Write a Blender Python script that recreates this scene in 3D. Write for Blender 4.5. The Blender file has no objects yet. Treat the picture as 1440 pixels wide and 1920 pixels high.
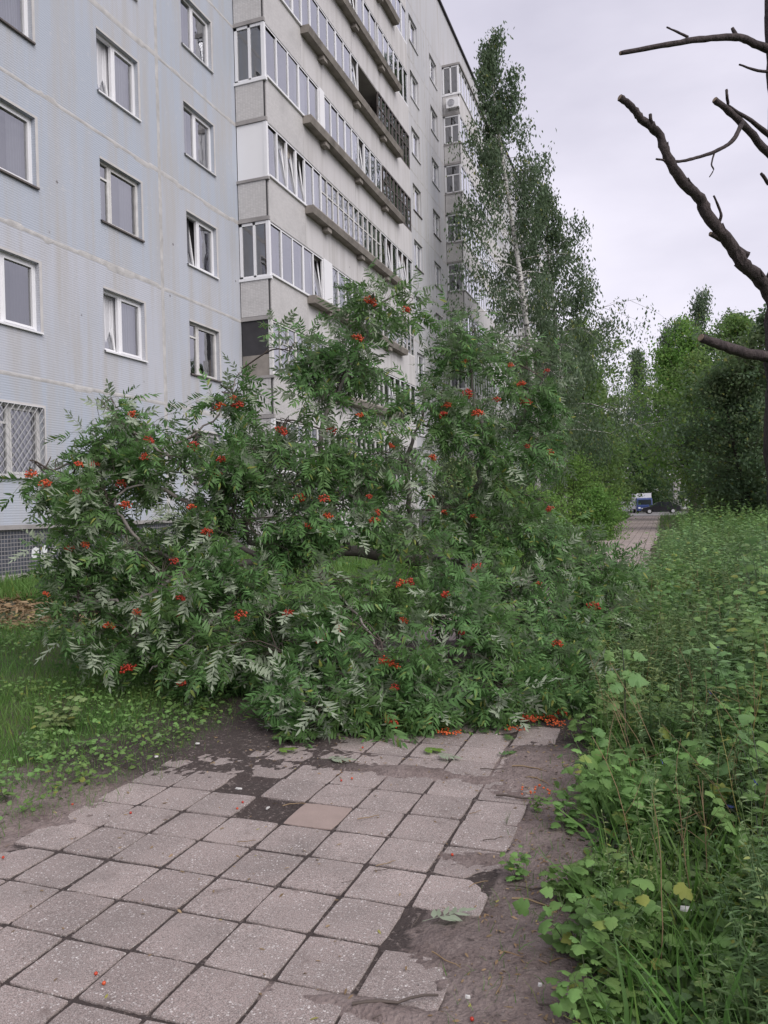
import bpy, math, random
import numpy as np
from mathutils import Matrix, Vector

# ------------------------------------------------------------------ camera, sky, sun, exposure
S = bpy.context.scene
COL = S.collection
EYE = np.array([0.0, 0.0, 1.6])
TH, PH, PT, FPX = math.radians(19.83), math.radians(1.5), math.radians(-0.3), 1442.0
Zv = np.array([0, 0, 1.0]); R0 = np.array([math.cos(TH), math.sin(TH), 0]); F0 = np.array([-math.sin(TH), math.cos(TH), 0])
FW = F0 * math.cos(PT) + Zv * math.sin(PT); U0 = Zv * math.cos(PT) - F0 * math.sin(PT)
RT = R0 * math.cos(PH) - U0 * math.sin(PH); UP = U0 * math.cos(PH) + R0 * math.sin(PH)
cam_d = bpy.data.cameras.new('camera'); cam = bpy.data.objects.new('camera', cam_d); COL.objects.link(cam)
cam.matrix_world = Matrix([[RT[i], UP[i], -FW[i], EYE[i]] for i in range(3)] + [[0, 0, 0, 1]])
cam_d.sensor_fit = 'VERTICAL'; cam_d.sensor_height = 36.0; cam_d.sensor_width = 27.0
cam_d.lens = 36.0 * FPX / 1920.0
cam_d.clip_end = 2000.0; cam_d.clip_start = 0.05
S.camera = cam

SUN_EL, SUN_AZ = math.radians(42), math.radians(122)      # azimuth clockwise from +Y
W = bpy.data.worlds.new('World'); S.world = W; W.use_nodes = True
nt = W.node_tree; nt.nodes.clear()
def wn(t, **k):
    n = nt.nodes.new(t)
    for a, b in k.items(): setattr(n, a, b)
    return n
sky = wn('ShaderNodeTexSky', sky_type='NISHITA', sun_disc=False, sun_elevation=SUN_EL, sun_rotation=SUN_AZ, altitude=100.0, dust_density=3.0)
tc = wn('ShaderNodeTexCoord')
mp = wn('ShaderNodeMapping'); mp.inputs['Scale'].default_value = (1.0, 1.0, 2.6)
n1 = wn('ShaderNodeTexNoise'); n1.inputs['Scale'].default_value = 1.7; n1.inputs['Detail'].default_value = 6; n1.inputs['Roughness'].default_value = 0.5
cr = wn('ShaderNodeValToRGB')
cr.color_ramp.elements[0].position = 0.36; cr.color_ramp.elements[0].color = (3.30, 3.18, 3.78, 1)
cr.color_ramp.elements[1].position = 0.68; cr.color_ramp.elements[1].color = (5.0, 4.78, 5.40, 1)
mx = wn('ShaderNodeMix', data_type='RGBA'); mx.inputs['Factor'].default_value = 0.93
bg = wn('ShaderNodeBackground'); bg.inputs['Strength'].default_value = 0.1
wo = wn('ShaderNodeOutputWorld')
L = nt.links.new
L(tc.outputs['Generated'], mp.inputs['Vector']); L(mp.outputs[0], n1.inputs['Vector']); L(n1.outputs['Fac'], cr.inputs['Fac'])
L(sky.outputs[0], mx.inputs['A']); L(cr.outputs[0], mx.inputs['B']); L(mx.outputs['Result'], bg.inputs['Color']); L(bg.outputs[0], wo.inputs['Surface'])
sl = bpy.data.lights.new('sun', 'SUN'); sl.energy = 1.5; sl.angle = math.radians(50); sl.color = (1.0, 0.965, 0.93)
sun = bpy.data.objects.new('sun', sl); COL.objects.link(sun)
sd = Vector((math.sin(SUN_AZ) * math.cos(SUN_EL), math.cos(SUN_AZ) * math.cos(SUN_EL), math.sin(SUN_EL)))
sun.rotation_euler = sd.to_track_quat('Z', 'Y').to_euler()
S.view_settings.view_transform = 'Standard'; S.view_settings.look = 'None'
S.view_settings.exposure = 0.98; S.view_settings.gamma = 1.0; S.view_settings.use_curve_mapping = False
S.render.engine = 'CYCLES'
S.cycles.use_denoising = True
S.cycles.max_bounces = 5; S.cycles.diffuse_bounces = 3; S.cycles.glossy_bounces = 2; S.cycles.transparent_max_bounces = 6; S.cycles.caustics_reflective = False; S.cycles.caustics_refractive = False

# ------------------------------------------------------------------ helpers
rng = np.random.RandomState(11)
random.seed(5)
def pix(x, y, d):
    """world point seen at photo pixel (x, y), d metres ahead of the camera: used to measure where things stand"""
    return EYE + (FW + RT * (x - 720) / FPX - UP * (y - 960) / FPX) * d
def gpix(x, y, z=0.0):
    v = FW + RT * (x - 720) / FPX - UP * (y - 960) / FPX
    return EYE + v * ((z - EYE[2]) / v[2])
def to_px(P):
    D = np.atleast_2d(P) - EYE; k = D @ FW
    return 720 + FPX * (D @ RT) / k, 960 - FPX * (D @ UP) / k, k
def sstep(a, b, x):
    t = np.clip((np.asarray(x, float) - a) / (b - a), 0, 1); return t * t * (3 - 2 * t)

class N2:
    """cheap smooth value noise in 2-D"""
    def __init__(s, seed): s.g = np.random.RandomState(seed).rand(64, 64)
    def one(s, x, y):
        xi = np.floor(x).astype(int); yi = np.floor(y).astype(int); fx = x - xi; fy = y - yi
        fx = fx * fx * (3 - 2 * fx); fy = fy * fy * (3 - 2 * fy); g = s.g; a = xi % 64; b = yi % 64; c = (xi + 1) % 64; d = (yi + 1) % 64
        return (g[a, b] * (1 - fx) + g[c, b] * fx) * (1 - fy) + (g[a, d] * (1 - fx) + g[c, d] * fx) * fy
    def __call__(s, x, y, f=1.0, o=4):
        x = np.asarray(x, float) * f; y = np.asarray(y, float) * f; r = 0; w = .5; t = 0
        for i in range(o): r = r + w * s.one(x + 17 * i, y + 31 * i); t += w; x = x * 2.03; y = y * 2.03; w *= .5
        return r / t
NA, NB, NC = N2(1), N2(2), N2(3)

def mesh_np(name, V, Fc, mat=None, smooth=False):
    V = np.asarray(V, np.float32); Fc = np.asarray(Fc, np.int32)
    me = bpy.data.meshes.new(name); k = Fc.shape[1]
    me.vertices.add(len(V)); me.vertices.foreach_set('co', V.ravel())
    me.loops.add(Fc.size); me.loops.foreach_set('vertex_index', Fc.ravel())
    me.polygons.add(len(Fc)); me.polygons.foreach_set('loop_start', np.arange(0, Fc.size, k, dtype=np.int32))
    me.polygons.foreach_set('loop_total', np.full(len(Fc), k, np.int32))
    if smooth: me.polygons.foreach_set('use_smooth', np.ones(len(Fc), bool))
    if mat: me.materials.append(mat)
    me.update(calc_edges=True); me.validate()
    return me
def link(name, data, parent=None, loc=None, rot=None, mtx=None):
    o = bpy.data.objects.new(name, data); COL.objects.link(o)
    if parent is not None: o.parent = parent
    if loc is not None: o.location = loc
    if rot is not None: o.rotation_euler = rot
    if mtx is not None: o.matrix_local = mtx
    return o
def tag(o, label=None, cat=None, group=None, kind=None):
    if label: o['label'] = label
    if cat: o['category'] = cat
    if group: o['group'] = group
    if kind: o['kind'] = kind
    return o
class MB:
    """collects boxes, prisms and tubes into one mesh"""
    def __init__(s): s.v = []; s.f = []; s.sm = []
    def box(s, a, b):
        (x0, y0, z0), (x1, y1, z1) = a, b; n = len(s.v)
        s.v += [(x0, y0, z0), (x1, y0, z0), (x1, y1, z0), (x0, y1, z0), (x0, y0, z1), (x1, y0, z1), (x1, y1, z1), (x0, y1, z1)]
        s.f += [(n, n + 3, n + 2, n + 1), (n + 4, n + 5, n + 6, n + 7), (n, n + 1, n + 5, n + 4), (n + 1, n + 2, n + 6, n + 5), (n + 2, n + 3, n + 7, n + 6), (n + 3, n, n + 4, n + 7)]
        s.sm += [False] * 6; return s
    def quad(s, *p):
        n = len(s.v); s.v += [tuple(q) for q in p]; s.f.append(tuple(range(n, n + len(p)))); s.sm.append(False); return s
    def tube(s, pts, rad, seg=6, cap=True, jit=0.0):
        pts = [Vector(p) for p in pts]; n0 = len(s.v); m = len(pts)
        rad = rad if hasattr(rad, '__len__') else [rad] * m
        up = Vector((0.3, 0.2, 1)).normalized()
        for i, p in enumerate(pts):
            t = (pts[min(i + 1, m - 1)] - pts[max(i - 1, 0)]).normalized()
            a = t.cross(up)
            if a.length < .05: a = t.cross(Vector((1, 0, 0)))
            a.normalize(); b = t.cross(a)
            for j in range(seg):
                an = 2 * math.pi * j / seg; r = rad[i] * (1 + (random.uniform(-jit, jit) if jit else 0))
                s.v.append(tuple(p + a * math.cos(an) * r + b * math.sin(an) * r))
        for i in range(m - 1):
            for j in range(seg):
                q = (j + 1) % seg
                s.f.append((n0 + i * seg + j, n0 + i * seg + q, n0 + (i + 1) * seg + q, n0 + (i + 1) * seg + j)); s.sm.append(True)
        if cap:
            s.f.append(tuple(n0 + j for j in range(seg))[::-1]); s.sm.append(False)
            s.f.append(tuple(n0 + (m - 1) * seg + j for j in range(seg))); s.sm.append(False)
        return s
    def mesh(s, name, mat):
        me = bpy.data.meshes.new(name); me.from_pydata(s.v, [], s.f)
        me.polygons.foreach_set('use_smooth', s.sm)
        if mat: me.materials.append(mat)
        me.update(); return me
    def build(s, name, mat, parent=None, **k): return link(name, s.mesh(name, mat), parent, **k)

# ------------------------------------------------------------------ materials
class NT:
    def __init__(s, name):
        s.m = bpy.data.materials.new(name); s.m.use_nodes = True; s.t = s.m.node_tree
        s.b = s.t.nodes['Principled BSDF']; s.out = s.t.nodes['Material Output']
    def n(s, typ, ins=None, **k):
        nd = s.t.nodes.new(typ)
        for a, b in k.items(): setattr(nd, a, b)
        for a, b in (ins or {}).items(): s.set(nd.inputs[a], b)
        return nd
    def set(s, sock, v):
        if isinstance(v, bpy.types.NodeSocket): s.t.links.new(v, sock)
        else: sock.default_value = v if not (isinstance(v, tuple) and len(v) == 3 and sock.type == 'RGBA') else v + (1,)
    def P(s, **k):
        for a, b in k.items(): s.set(s.b.inputs[a.replace('_', ' ')], b)
    def pos(s): return s.n('ShaderNodeNewGeometry').outputs['Position']
    def obj(s): return s.n('ShaderNodeTexCoord').outputs['Object']
    def map(s, v, sc): return s.n('ShaderNodeMapping', {'Vector': v, 'Scale': sc}).outputs[0]
    def noise(s, v, sc, det=4, ro=.55, out='Fac'): return s.n('ShaderNodeTexNoise', {'Vector': v, 'Scale': sc, 'Detail': det, 'Roughness': ro}).outputs[out]
    def ramp(s, f, *st):
        r = s.n('ShaderNodeValToRGB', {'Fac': f}); e = r.color_ramp.elements
        while len(e) < len(st): e.new(.5)
        for q, (p, c) in zip(e, st): q.position = p; q.color = (tuple(c) + (1,)) if hasattr(c, '__len__') else (c, c, c, 1)
        return r.outputs[0]
    def mix(s, f, a, b, mode='MIX'):
        m = s.n('ShaderNodeMix', {'Factor': f}, data_type='RGBA', blend_type=mode)
        s.set(m.inputs[6], a); s.set(m.inputs[7], b); return m.outputs[2]
    def math(s, op, a, b=0.0):
        m = s.n('ShaderNodeMath', operation=op); s.set(m.inputs[0], a); s.set(m.inputs[1], b); return m.outputs[0]
    def bump(s, h, st, d=.01): return s.n('ShaderNodeBump', {'Height': h, 'Strength': st, 'Distance': d}).outputs[0]

def plain(name, c, rough=.6, var=.12, sc=3.0, bump=.0, bsc=30, **kw):
    t = NT(name); p = t.pos()
    nz = t.noise(p, sc)
    t.P(Base_Color=t.mix(nz, tuple(x * (1 - var * 1.6) for x in c), tuple(min(1, x * (1 + var * 1.6)) for x in c)), Roughness=rough, **kw)
    if bump: t.P(Normal=t.bump(t.noise(p, bsc), bump))
    return t.m

def panel_mat(name, ca, cb, rib=True):
    t = NT(name); p = t.pos()
    big = t.noise(p, .22, 3); rnd = t.n('ShaderNodeObjectInfo').outputs['Random']
    f = t.math('ADD', t.math('MULTIPLY', big, .8), t.math('MULTIPLY', rnd, .55))
    col = t.mix(t.ramp(f, (.3, 0.), (.85, 1.)), ca, cb)
    streak = t.noise(t.map(p, (1.0, 2.2, .16)), 1.6, 5)
    col = t.mix(t.ramp(streak, (.44, 0.), (.70, .75)), col, (.40, .385, .375))
    spots = t.noise(p, 9.0, 3)
    col = t.mix(t.ramp(spots, (.62, 0.), (.72, .4)), col, (.50, .50, .52))
    chips = t.n('ShaderNodeTexVoronoi', {'Vector': p, 'Scale': 1.3}).outputs['Distance']
    col = t.mix(t.ramp(chips, (.03, .8), (.055, 0.)), col, (.12, .11, .11))
    t.P(Base_Color=col, Roughness=.85)
    h = t.noise(p, 40, 3)
    if rib:
        w = t.n('ShaderNodeTexWave', {'Vector': p, 'Scale': 6.4, 'Distortion': 1.2, 'Detail': 2.0, 'Detail Scale': 3.0}, wave_type='BANDS', bands_direction='Z').outputs['Fac']
        h = t.math('ADD', t.math('MULTIPLY', w, 1.0), t.math('MULTIPLY', h, .6))
    t.P(Normal=t.bump(h, .24, .009))
    return t.m
M = {}
M['panel'] = panel_mat('panel_paint', (.475, .48, .525), (.385, .42, .485))
M['panel2'] = panel_mat('panel_paint_far', (.485, .482, .505), (.455, .46, .49), False)
M['seal'] = plain('joint_sealant', (.435, .425, .42), .85, .28, 4, .6, 30)
M['parapet'] = panel_mat('parapet_paint', (.56, .545, .545), (.52, .505, .51), False)
M['concrete'] = plain('old_concrete', (.235, .212, .19), .9, .45, 2.2, .5, 30)
M['slab'] = plain('slab_concrete', (.30, .285, .28), .9, .3, 2.0, .3, 25)
M['pvc'] = plain('white_plastic', (.74, .74, .76), .35, .03, 1)
M['oldwood'] = plain('old_white_paint', (.60, .59, .58), .6, .2, 6, .3, 40)
M['darkwood'] = plain('dark_paint_wood', (.10, .085, .08), .6, .2, 6)
M['dark'] = plain('bitumen_dark', (.035, .033, .037), .8, .3, 4)
M['iron'] = plain('painted_iron', (.46, .46, .47), .5, .1, 5)
M['metal_sill'] = plain('sill_metal', (.52, .52, .53), .5, .2, 4)
M['dark_sill'] = plain('rusty_sill', (.11, .095, .09), .7, .35, 6)
M['reveal'] = plain('reveal_plaster', (.50, .485, .48), .9, .15, 3, .2, 30)
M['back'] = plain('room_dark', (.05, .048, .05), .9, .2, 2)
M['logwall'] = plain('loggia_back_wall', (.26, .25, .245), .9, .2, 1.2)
for nm, c in dict(c_white=(.66, .66, .69), c_grey=(.36, .36, .40), c_beige=(.42, .38, .34), c_dark=(.10, .10, .115), c_lace=(.54, .55, .58), c_brown=(.20, .14, .11)).items():
    t = NT('curtain_' + nm); p = t.pos()
    w = t.n('ShaderNodeTexWave', {'Vector': p, 'Scale': 5.0, 'Distortion': 2.5, 'Detail': 2.0}, wave_type='BANDS', bands_direction='Y').outputs['Fac']
    t.P(Base_Color=t.mix(w, tuple(x * .8 for x in c), c), Roughness=.9); M[nm] = t.m
t = NT('glass')
g = t.n('ShaderNodeBsdfGlossy', {'Color': (.92, .93, .97), 'Roughness': .015})
p = t.pos(); t.set(g.inputs['Normal'], t.bump(t.noise(p, 1.8, 2), .14, .05))
tr = t.n('ShaderNodeBsdfTransparent', {'Color': (.86, .88, .88)})
fr = t.n('ShaderNodeFresnel', {'IOR': 1.62}).outputs[0]
mxs = t.n('ShaderNodeMixShader', {0: t.math('MINIMUM', t.math('ADD', t.math('MULTIPLY', fr, 2.1), .17), 1.0), 1: tr.outputs[0], 2: g.outputs[0]})
t.t.links.new(mxs.outputs[0], t.out.inputs['Surface']); M['glass'] = t.m

def tile_mat(name, c, grout, w, h, mort, rough=.5, var=.15):
    t = NT(name); p = t.pos()
    s = t.n('ShaderNodeSeparateXYZ', {0: p})
    v = t.n('ShaderNodeCombineXYZ', {0: t.math('ADD', s.outputs[0], s.outputs[1]), 1: s.outputs[2], 2: 0.0}).outputs[0]
    b = t.n('ShaderNodeTexBrick', {'Vector': v, 'Color1': tuple(x * (1 - var) for x in c), 'Color2': tuple(x * (1 + var) for x in c), 'Mortar': grout, 'Scale': 1.0, 'Mortar Size': mort, 'Brick Width': w, 'Row Height': h, 'Mortar Smooth': .2}, offset=0.0)
    col = t.mix(t.ramp(t.noise(p, 1.3, 5), (.5, 0.), (.8, .55)), b.outputs['Color'], tuple(x * .6 for x in c))
    t.P(Base_Color=col, Roughness=rough, Normal=t.bump(t.math('SUBTRACT', 1.0, b.outputs['Fac']), .7, .006))
    return t.m
M['ftile'] = tile_mat('facing_tile_cream', (.54, .525, .52), (.45, .437, .432), .085, .045, .006, .5, .07)
M['plinth'] = tile_mat('plinth_mosaic_dark', (.055, .06, .078), (.24, .23, .235), .075, .075, .008, .35, .3)

# paving
def paving(name, tiled=False):
    t = NT(name); p = t.pos()
    rnd = t.n('ShaderNodeObjectInfo').outputs['Random']
    base = t.mix(rnd, (.312, .255, .238), (.41, .340, .318))
    blotch = t.noise(p, 2.6, 5)
    base = t.mix(t.ramp(blotch, (.40, 0.), (.72, .75)), base, (.205, .175, .163))
    wp = t.n('ShaderNodeMix', data_type='VECTOR'); t.set(wp.inputs['Factor'], .012); t.set(wp.inputs[4], p); t.set(wp.inputs[5], t.noise(p, 60, 3, .6, 'Color')); wv = wp.outputs[1]
    v2 = t.n('ShaderNodeTexVoronoi', {'Vector': wv, 'Scale': 150.0}); s2 = t.math('MULTIPLY', t.ramp(v2.outputs['Distance'], (.25, 1.), (.42, 0.)), t.ramp(t.n('ShaderNodeSeparateColor', {0: v2.outputs['Color']}).outputs[0], (.45, 0.), (.55, 1.)))
    base = t.mix(t.math('MULTIPLY', s2, .8), base, (.46, .43, .41))
    v1 = t.n('ShaderNodeTexVoronoi', {'Vector': wv, 'Scale': 74.0, 'Randomness': 1.0})
    sp = t.ramp(v1.outputs['Distance'], (.20, 1.), (.40, 0.))
    hasp = t.ramp(t.n('ShaderNodeSeparateColor', {0: v1.outputs['Color']}).outputs[0], (.52, 0.), (.60, 1.))
    wear = t.ramp(t.noise(p, 5.0, 3), (.33, .15), (.6, 1.))
    tone = t.mix(t.n('ShaderNodeSeparateColor', {0: v1.outputs['Color']}).outputs[1], (.40, .365, .35), (.80, .76, .73))
    col = t.mix(t.math('MULTIPLY', t.math('MULTIPLY', sp, hasp), wear), base, tone)
    gr = t.noise(p, 260, 2)
    col = t.mix(t.ramp(gr, (.38, .75), (.56, 0.)), col, (.10, .085, .078)); col = t.mix(t.ramp(t.noise(p, 120, 2), (.56, 0.), (.66, .55)), col, (.11, .092, .085))
    dirt = t.noise(p, 7.0, 6, .65)
    col = t.mix(t.ramp(dirt, (.60, 0.), (.75, .7)), col, (.11, .082, .072))
    h = t.math('ADD', t.math('MULTIPLY', sp, .4), t.noise(p, 70, 4))
    if tiled:
        b = t.n('ShaderNodeTexBrick', {'Vector': t.map(p, (1, 1, 1)), 'Scale': 1.0, 'Mortar Size': .010, 'Brick Width': .2935, 'Row Height': .2955, 'Mortar Smooth': .3, 'Color1': (.85, .85, .85), 'Color2': (1.1, 1.08, 1.06)}, offset=0.0)
        col = t.mix(1.0, t.mix(.35, col, (.40, .33, .31)), b.outputs['Color'], 'MULTIPLY'); col = t.mix(t.math('MULTIPLY', b.outputs['Fac'], .55), col, (.09, .07, .062))
        h = t.math('SUBTRACT', h, t.math('MULTIPLY', b.outputs['Fac'], 2.0))
    t.P(Base_Color=col, Roughness=.82, Normal=t.bump(h, .5, .004)); return t.m
M['paving'] = paving('paving_aggregate'); M['paving_far'] = paving('paving_aggregate_far', True)
M['paving_plain'] = plain('paving_plain_pink', (.29, .225, .20), .85, .12, 8, .4, 80)

t = NT('soil'); p = t.pos()
wet = t.n('ShaderNodeAttribute', attribute_name='wet').outputs['Fac']
dry = t.mix(t.ramp(t.noise(p, 5.5, 8, .7), (.35, 0.), (.68, 1.)), (.170, .128, .117), (.310, .250, .233))
dk = t.mix(t.noise(p, 6, 5), (.040, .030, .028), (.085, .064, .058))
col = t.mix(wet, dry, dk)
crumb = t.n('ShaderNodeTexVoronoi', {'Vector': p, 'Scale': 60.0}).outputs['Distance']
col = t.mix(t.ramp(t.noise(p, 38, 4, .7), (.56, 0.), (.66, .7)), col, (.29, .24, .22)); col = t.mix(t.ramp(t.noise(p, 24, 4, .7), (.30, .8), (.42, 0.)), col, (.045, .033, .03))
t.P(Base_Color=col, Roughness=.95, Normal=t.bump(t.math('ADD', t.noise(p, 55, 5, .7), t.math('MULTIPLY', crumb, .5)), 1.0, .022)); M['soil'] = t.m
t = NT('ground_earth'); p = t.pos()
col = t.mix(t.ramp(t.noise(p, .9, 6), (.38, 0.), (.62, 1.)), (.050, .070, .025), (.085, .070, .048))
col = t.mix(t.ramp(t.noise(p, 14, 4), (.45, 0.), (.7, .6)), col, (.035, .045, .018))
t.P(Base_Color=col, Roughness=.95, Normal=t.bump(t.noise(p, 25, 5), .8, .03)); M['ground'] = t.m
M['asphalt'] = plain('asphalt_dusty', (.235, .225, .225), .9, .12, .6, .3, 60)

def leaf_mat(name, top, under=None, var=.35, rough=.5, trans=.28, clump=1.2, tint=None, spec=.18):
    t = NT(name); p = t.pos(); g = t.n('ShaderNodeNewGeometry')
    r = g.outputs['Random Per Island']
    c = t.mix(r, tuple(x * (1 - var) for x in top), tuple(x * (1 + var) for x in top))
    alt = tint or (top[0] * 1.5, top[1] * 1.18, top[2] * .9)
    c = t.mix(t.ramp(t.noise(p, clump, 3), (.42, 0.), (.68, .8)), c, alt)
    c = t.mix(t.ramp(r, (.965, 0.), (.975, .8)), c, (.26, .26, .06))
    if under: c = t.mix(g.outputs['Backfacing'], c, t.mix(r, tuple(x * .8 for x in under), under))
    t.P(Base_Color=c, Roughness=rough); t.b.inputs['Specular IOR Level'].default_value = spec
    tl = t.n('ShaderNodeBsdfTranslucent', {'Color': t.mix(.5, c, (c_ := (top[0] * 1.4, top[1] * 1.65, top[2] * .9)))})
    m = t.n('ShaderNodeMixShader', {0: trans, 1: t.b.outputs[0], 2: tl.outputs[0]})
    t.t.links.new(m.outputs[0], t.out.inputs['Surface']); return t.m
M['rowan'] = leaf_mat('rowan_leaf', (.090, .182, .062), (.33, .385, .28), .45, .40, .28, 1.5, (.115, .19, .062))
M['birch'] = leaf_mat('birch_leaf', (.108, .155, .098), None, .4, .5, .42, .5, (.13, .175, .105))
M['olive'] = leaf_mat('maple_olive_leaf', (.150, .235, .090), None, .4, .5, .5, .25, (.21, .275, .10))
M['mid'] = leaf_mat('mid_green_leaf', (.150, .270, .078), None, .4, .5, .5, .25, (.21, .31, .085))
M['deep'] = leaf_mat('deep_green_leaf', (.112, .190, .096), None, .45, .5, .48, .4)
M['blue'] = leaf_mat('blue_green_leaf', (.115, .175, .108), None, .4, .55, .46, .4)
M['grass'] = leaf_mat('grass_blade', (.105, .215, .056), None, .4, .5, .40, .9, (.17, .25, .075))
M['herb'] = leaf_mat('herb_leaf', (.150, .275, .085), (.22, .32, .15), .35, .5, .3, 2.0, (.14, .20, .06))
M['herb2'] = leaf_mat('narrow_herb_leaf', (.100, .172, .070), None, .45, .5, .35, 1.5, (.16, .205, .085))
M['broad'] = leaf_mat('broad_leaf', (.135, .248, .092), (.22, .32, .19), .3, .45, .3, 2.0)
M['silver'] = leaf_mat('silvery_herb_leaf', (.150, .225, .105), None, .35, .6, .2, 2.0)
M['dryleaf'] = leaf_mat('dry_leaf', (.26, .19, .115), None, .45, .8, .1, 3.0, (.17, .10, .05))
M['bark'] = plain('rowan_bark', (.19, .170, .158), .8, .35, 7, .5, 40)
M['twig'] = plain('twig_bark', (.085, .066, .056), .8, .3, 6)
M['stem'] = plain('green_stem', (.07, .085, .04), .7, .3, 8)
M['darkstem'] = plain('dark_stem', (.04, .05, .032), .7, .3, 8)
t = NT('rowan_berry'); rb = t.n('ShaderNodeObjectInfo').outputs['Random']
t.P(Base_Color=t.mix(t.n('ShaderNodeNewGeometry').outputs['Random Per Island'], t.mix(rb, (.30, .018, .012), (.50, .05, .015)), t.mix(rb, (.40, .03, .015), (.55, .10, .025))), Roughness=.35); M['berry'] = t.m
M['orangeberry'] = plain('crushed_berry', (.60, .115, .03), .6, .4, 60)
M['flower'] = plain('chicory_blue', (.17, .20, .62), .7, .2, 10)
M['paper'] = plain('white_litter', (.52, .51, .49), .8, .1, 20)
M['whitepaint'] = plain('white_paint_mark', (.68, .69, .70), .7, .15, 9)
t = NT('birch_bark'); p = t.pos()
nz = t.noise(t.map(p, (3, 3, 9)), 1.6, 4)
t.P(Base_Color=t.mix(t.ramp(nz, (.50, 0.), (.60, 1.)), (.56, .545, .52), (.06, .055, .05)), Roughness=.8); M['birchbark'] = t.m
t = NT('dead_bark'); p = t.pos()
nz = t.noise(t.map(p, (1, 1, .35)), 16, 5, .7)
t.P(Base_Color=t.mix(t.ramp(nz, (.3, 0.), (.72, 1.)), (.022, .016, .017), (.090, .070, .069)), Roughness=.95, Normal=t.bump(nz, 1.0, .05)); M['deadbark'] = t.m
M['trunk'] = plain('tree_bark_dark', (.055, .047, .042), .95, .35, 6, .6, 25)
M['cutwood'] = plain('cut_wood', (.24, .18, .13), .9, .3, 15)

# ------------------------------------------------------------------ ground and path
BX0, BX1, BY0, BY1 = -3.9, .7, .2, 8.9       # the near strip of bare earth under the slabs
def gz(x, y):
    x = np.asarray(x, float); y = np.asarray(y, float)
    z = .38 * sstep(-3.6, -11.5, x) ** .8 + .03 * sstep(-3.15, -3.6, x)
    z = z + .10 * sstep(-.45, 1.6, x) * sstep(-4, 3, y)
    z = z + (NA(x, y, .7, 3) - .5) * .10 * (sstep(-3.4, -5, x) + sstep(-.2, 1.2, x))
    return z * (1 - sstep(74, 86, y))
def gridlines(segs):
    out = []
    for a, b, s in segs: out += list(np.arange(a, b, s))
    return np.array(out)
gx = gridlines([(-600, -120, 80), (-120, -30, 10), (-30, -12, 2), (-12, 3.0, .12), (3, 12, .5), (12, 60, 6), (60, 600.1, 90)])
gy = gridlines([(-300, -20, 40), (-20, -1, 2), (-1, 10, .12), (10, 40, .5), (40, 130, 3), (130, 300, 20), (300, 900.1, 100)])
GX, GY = np.meshgrid(gx, gy, indexing='ij')
GZ = gz(GX, GY)
inb = sstep(BX0 + .02, BX0 + .35, GX) * sstep(BX1 - .02, BX1 - .35, GX) * sstep(BY0, BY0 + .3, GY) * sstep(BY1 - .02, BY1 - .3, GY)
GZ -= .14 * inb
GZ -= .08 * sstep(-3.2, -3.05, GX) * sstep(-.2, -.35, GX) * sstep(BY1 - .6, BY1, GY) * (GY < 90)
def grid_faces(n, m):
    i, j = np.meshgrid(np.arange(n - 1), np.arange(m - 1), indexing='ij'); a = (i * m + j).ravel()
    return np.stack([a, a + m, a + m + 1, a + 1], 1)
tag(link('ground', mesh_np('ground', np.stack([GX, GY, GZ], -1).reshape(-1, 3), grid_faces(len(gx), len(gy)), M['ground'], True)), kind='structure')

TX0, TY0, TP, TQ = -3.0465, 2.027, .2935, .2955
COLS, ROWS = range(0, 8), range(-5, 22)
bx = np.arange(BX0, BX1 + .01, .019); by = np.arange(BY0, BY1 + .01, .019)
X, Y = np.meshgrid(bx, by, indexing='ij')
nz1 = NB(X, Y, 1.6, 4) - .5; nz2 = NC(X, Y, 6, 4) - .5; nz3 = NA(X, Y, 26, 3) - .5
def blob(cx, cy, rx, ry): return 1 - np.sqrt(((X - cx) / rx) ** 2 + ((Y - cy) / ry) ** 2)
cov = -.30 + .16 * sstep(3.6, 4.2, Y) + .06 * sstep(-1.5, -.9, X)
cov = np.maximum(cov, (TX0 + .02 - X) * 2.2 + .0 * Y)                      # left shoulder
cov = np.maximum(cov, (X - (TX0 + 8 * TP) - .03) * 2.0)                     # right shoulder
cov = np.maximum(cov, blob(-2.95, 4.95, 1.0, .95) * .55)                   # wet earth washed over the slabs
cov = np.maximum(cov, blob(-2.2, 5.25, .8, .4) * .36)
cov = np.maximum(cov, blob(-1.5, 4.42, 1.0, .10) * .45)
cov = np.maximum(cov, blob(-3.15, 3.3, .2, .2) * .4)
cov = np.maximum(cov, blob(-.80, 3.42, .16, .10) * .5)
cov = np.maximum(cov, blob(-.72, 4.7, .34, .55) * .7)
cov = np.maximum(cov, blob(-.84, 2.28, .5, .06) * .45)
cov = np.maximum(cov, blob(-.72, 2.75, .22, .2) * .5)
cov = np.maximum(cov, (Y - 6.2) * .5 - .10)
cov = cov + nz1 * .22 + nz2 * .34 + nz3 * .22
bz = -.008 + .021 * sstep(-.06, .42, cov) + nz2 * .008 + nz3 * .012 * sstep(-.2, .1, cov) + rng.normal(size=X.shape) * .0016
bz = np.where(cov < -.14, np.minimum(bz, -.0065), bz)
for (i, j) in ((2, 6), (3, 5)):                                              # two slabs are missing
    x0, y0 = TX0 + i * TP, TY0 + j * TQ
    ins = sstep(x0, x0 + .03, X) * sstep(x0 + TP, x0 + TP - .03, X) * sstep(y0, y0 + .03, Y) * sstep(y0 + TQ, y0 + TQ - .03, Y)
    bz = bz * (1 - ins) + (-.030 + nz2 * .03) * ins
edge = np.maximum.reduce([sstep(-3.15, -3.7, X), sstep(-.62, .0, X)])
bz = bz * (1 - edge) + (gz(X, Y) + .006 + nz1 * .05 + nz2 * .045 + nz3 * .03) * edge
rim = np.minimum.reduce([X - BX0, BX1 - X, Y - BY0, BY1 - Y]); bz -= .03 * sstep(.12, 0, rim)
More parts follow.
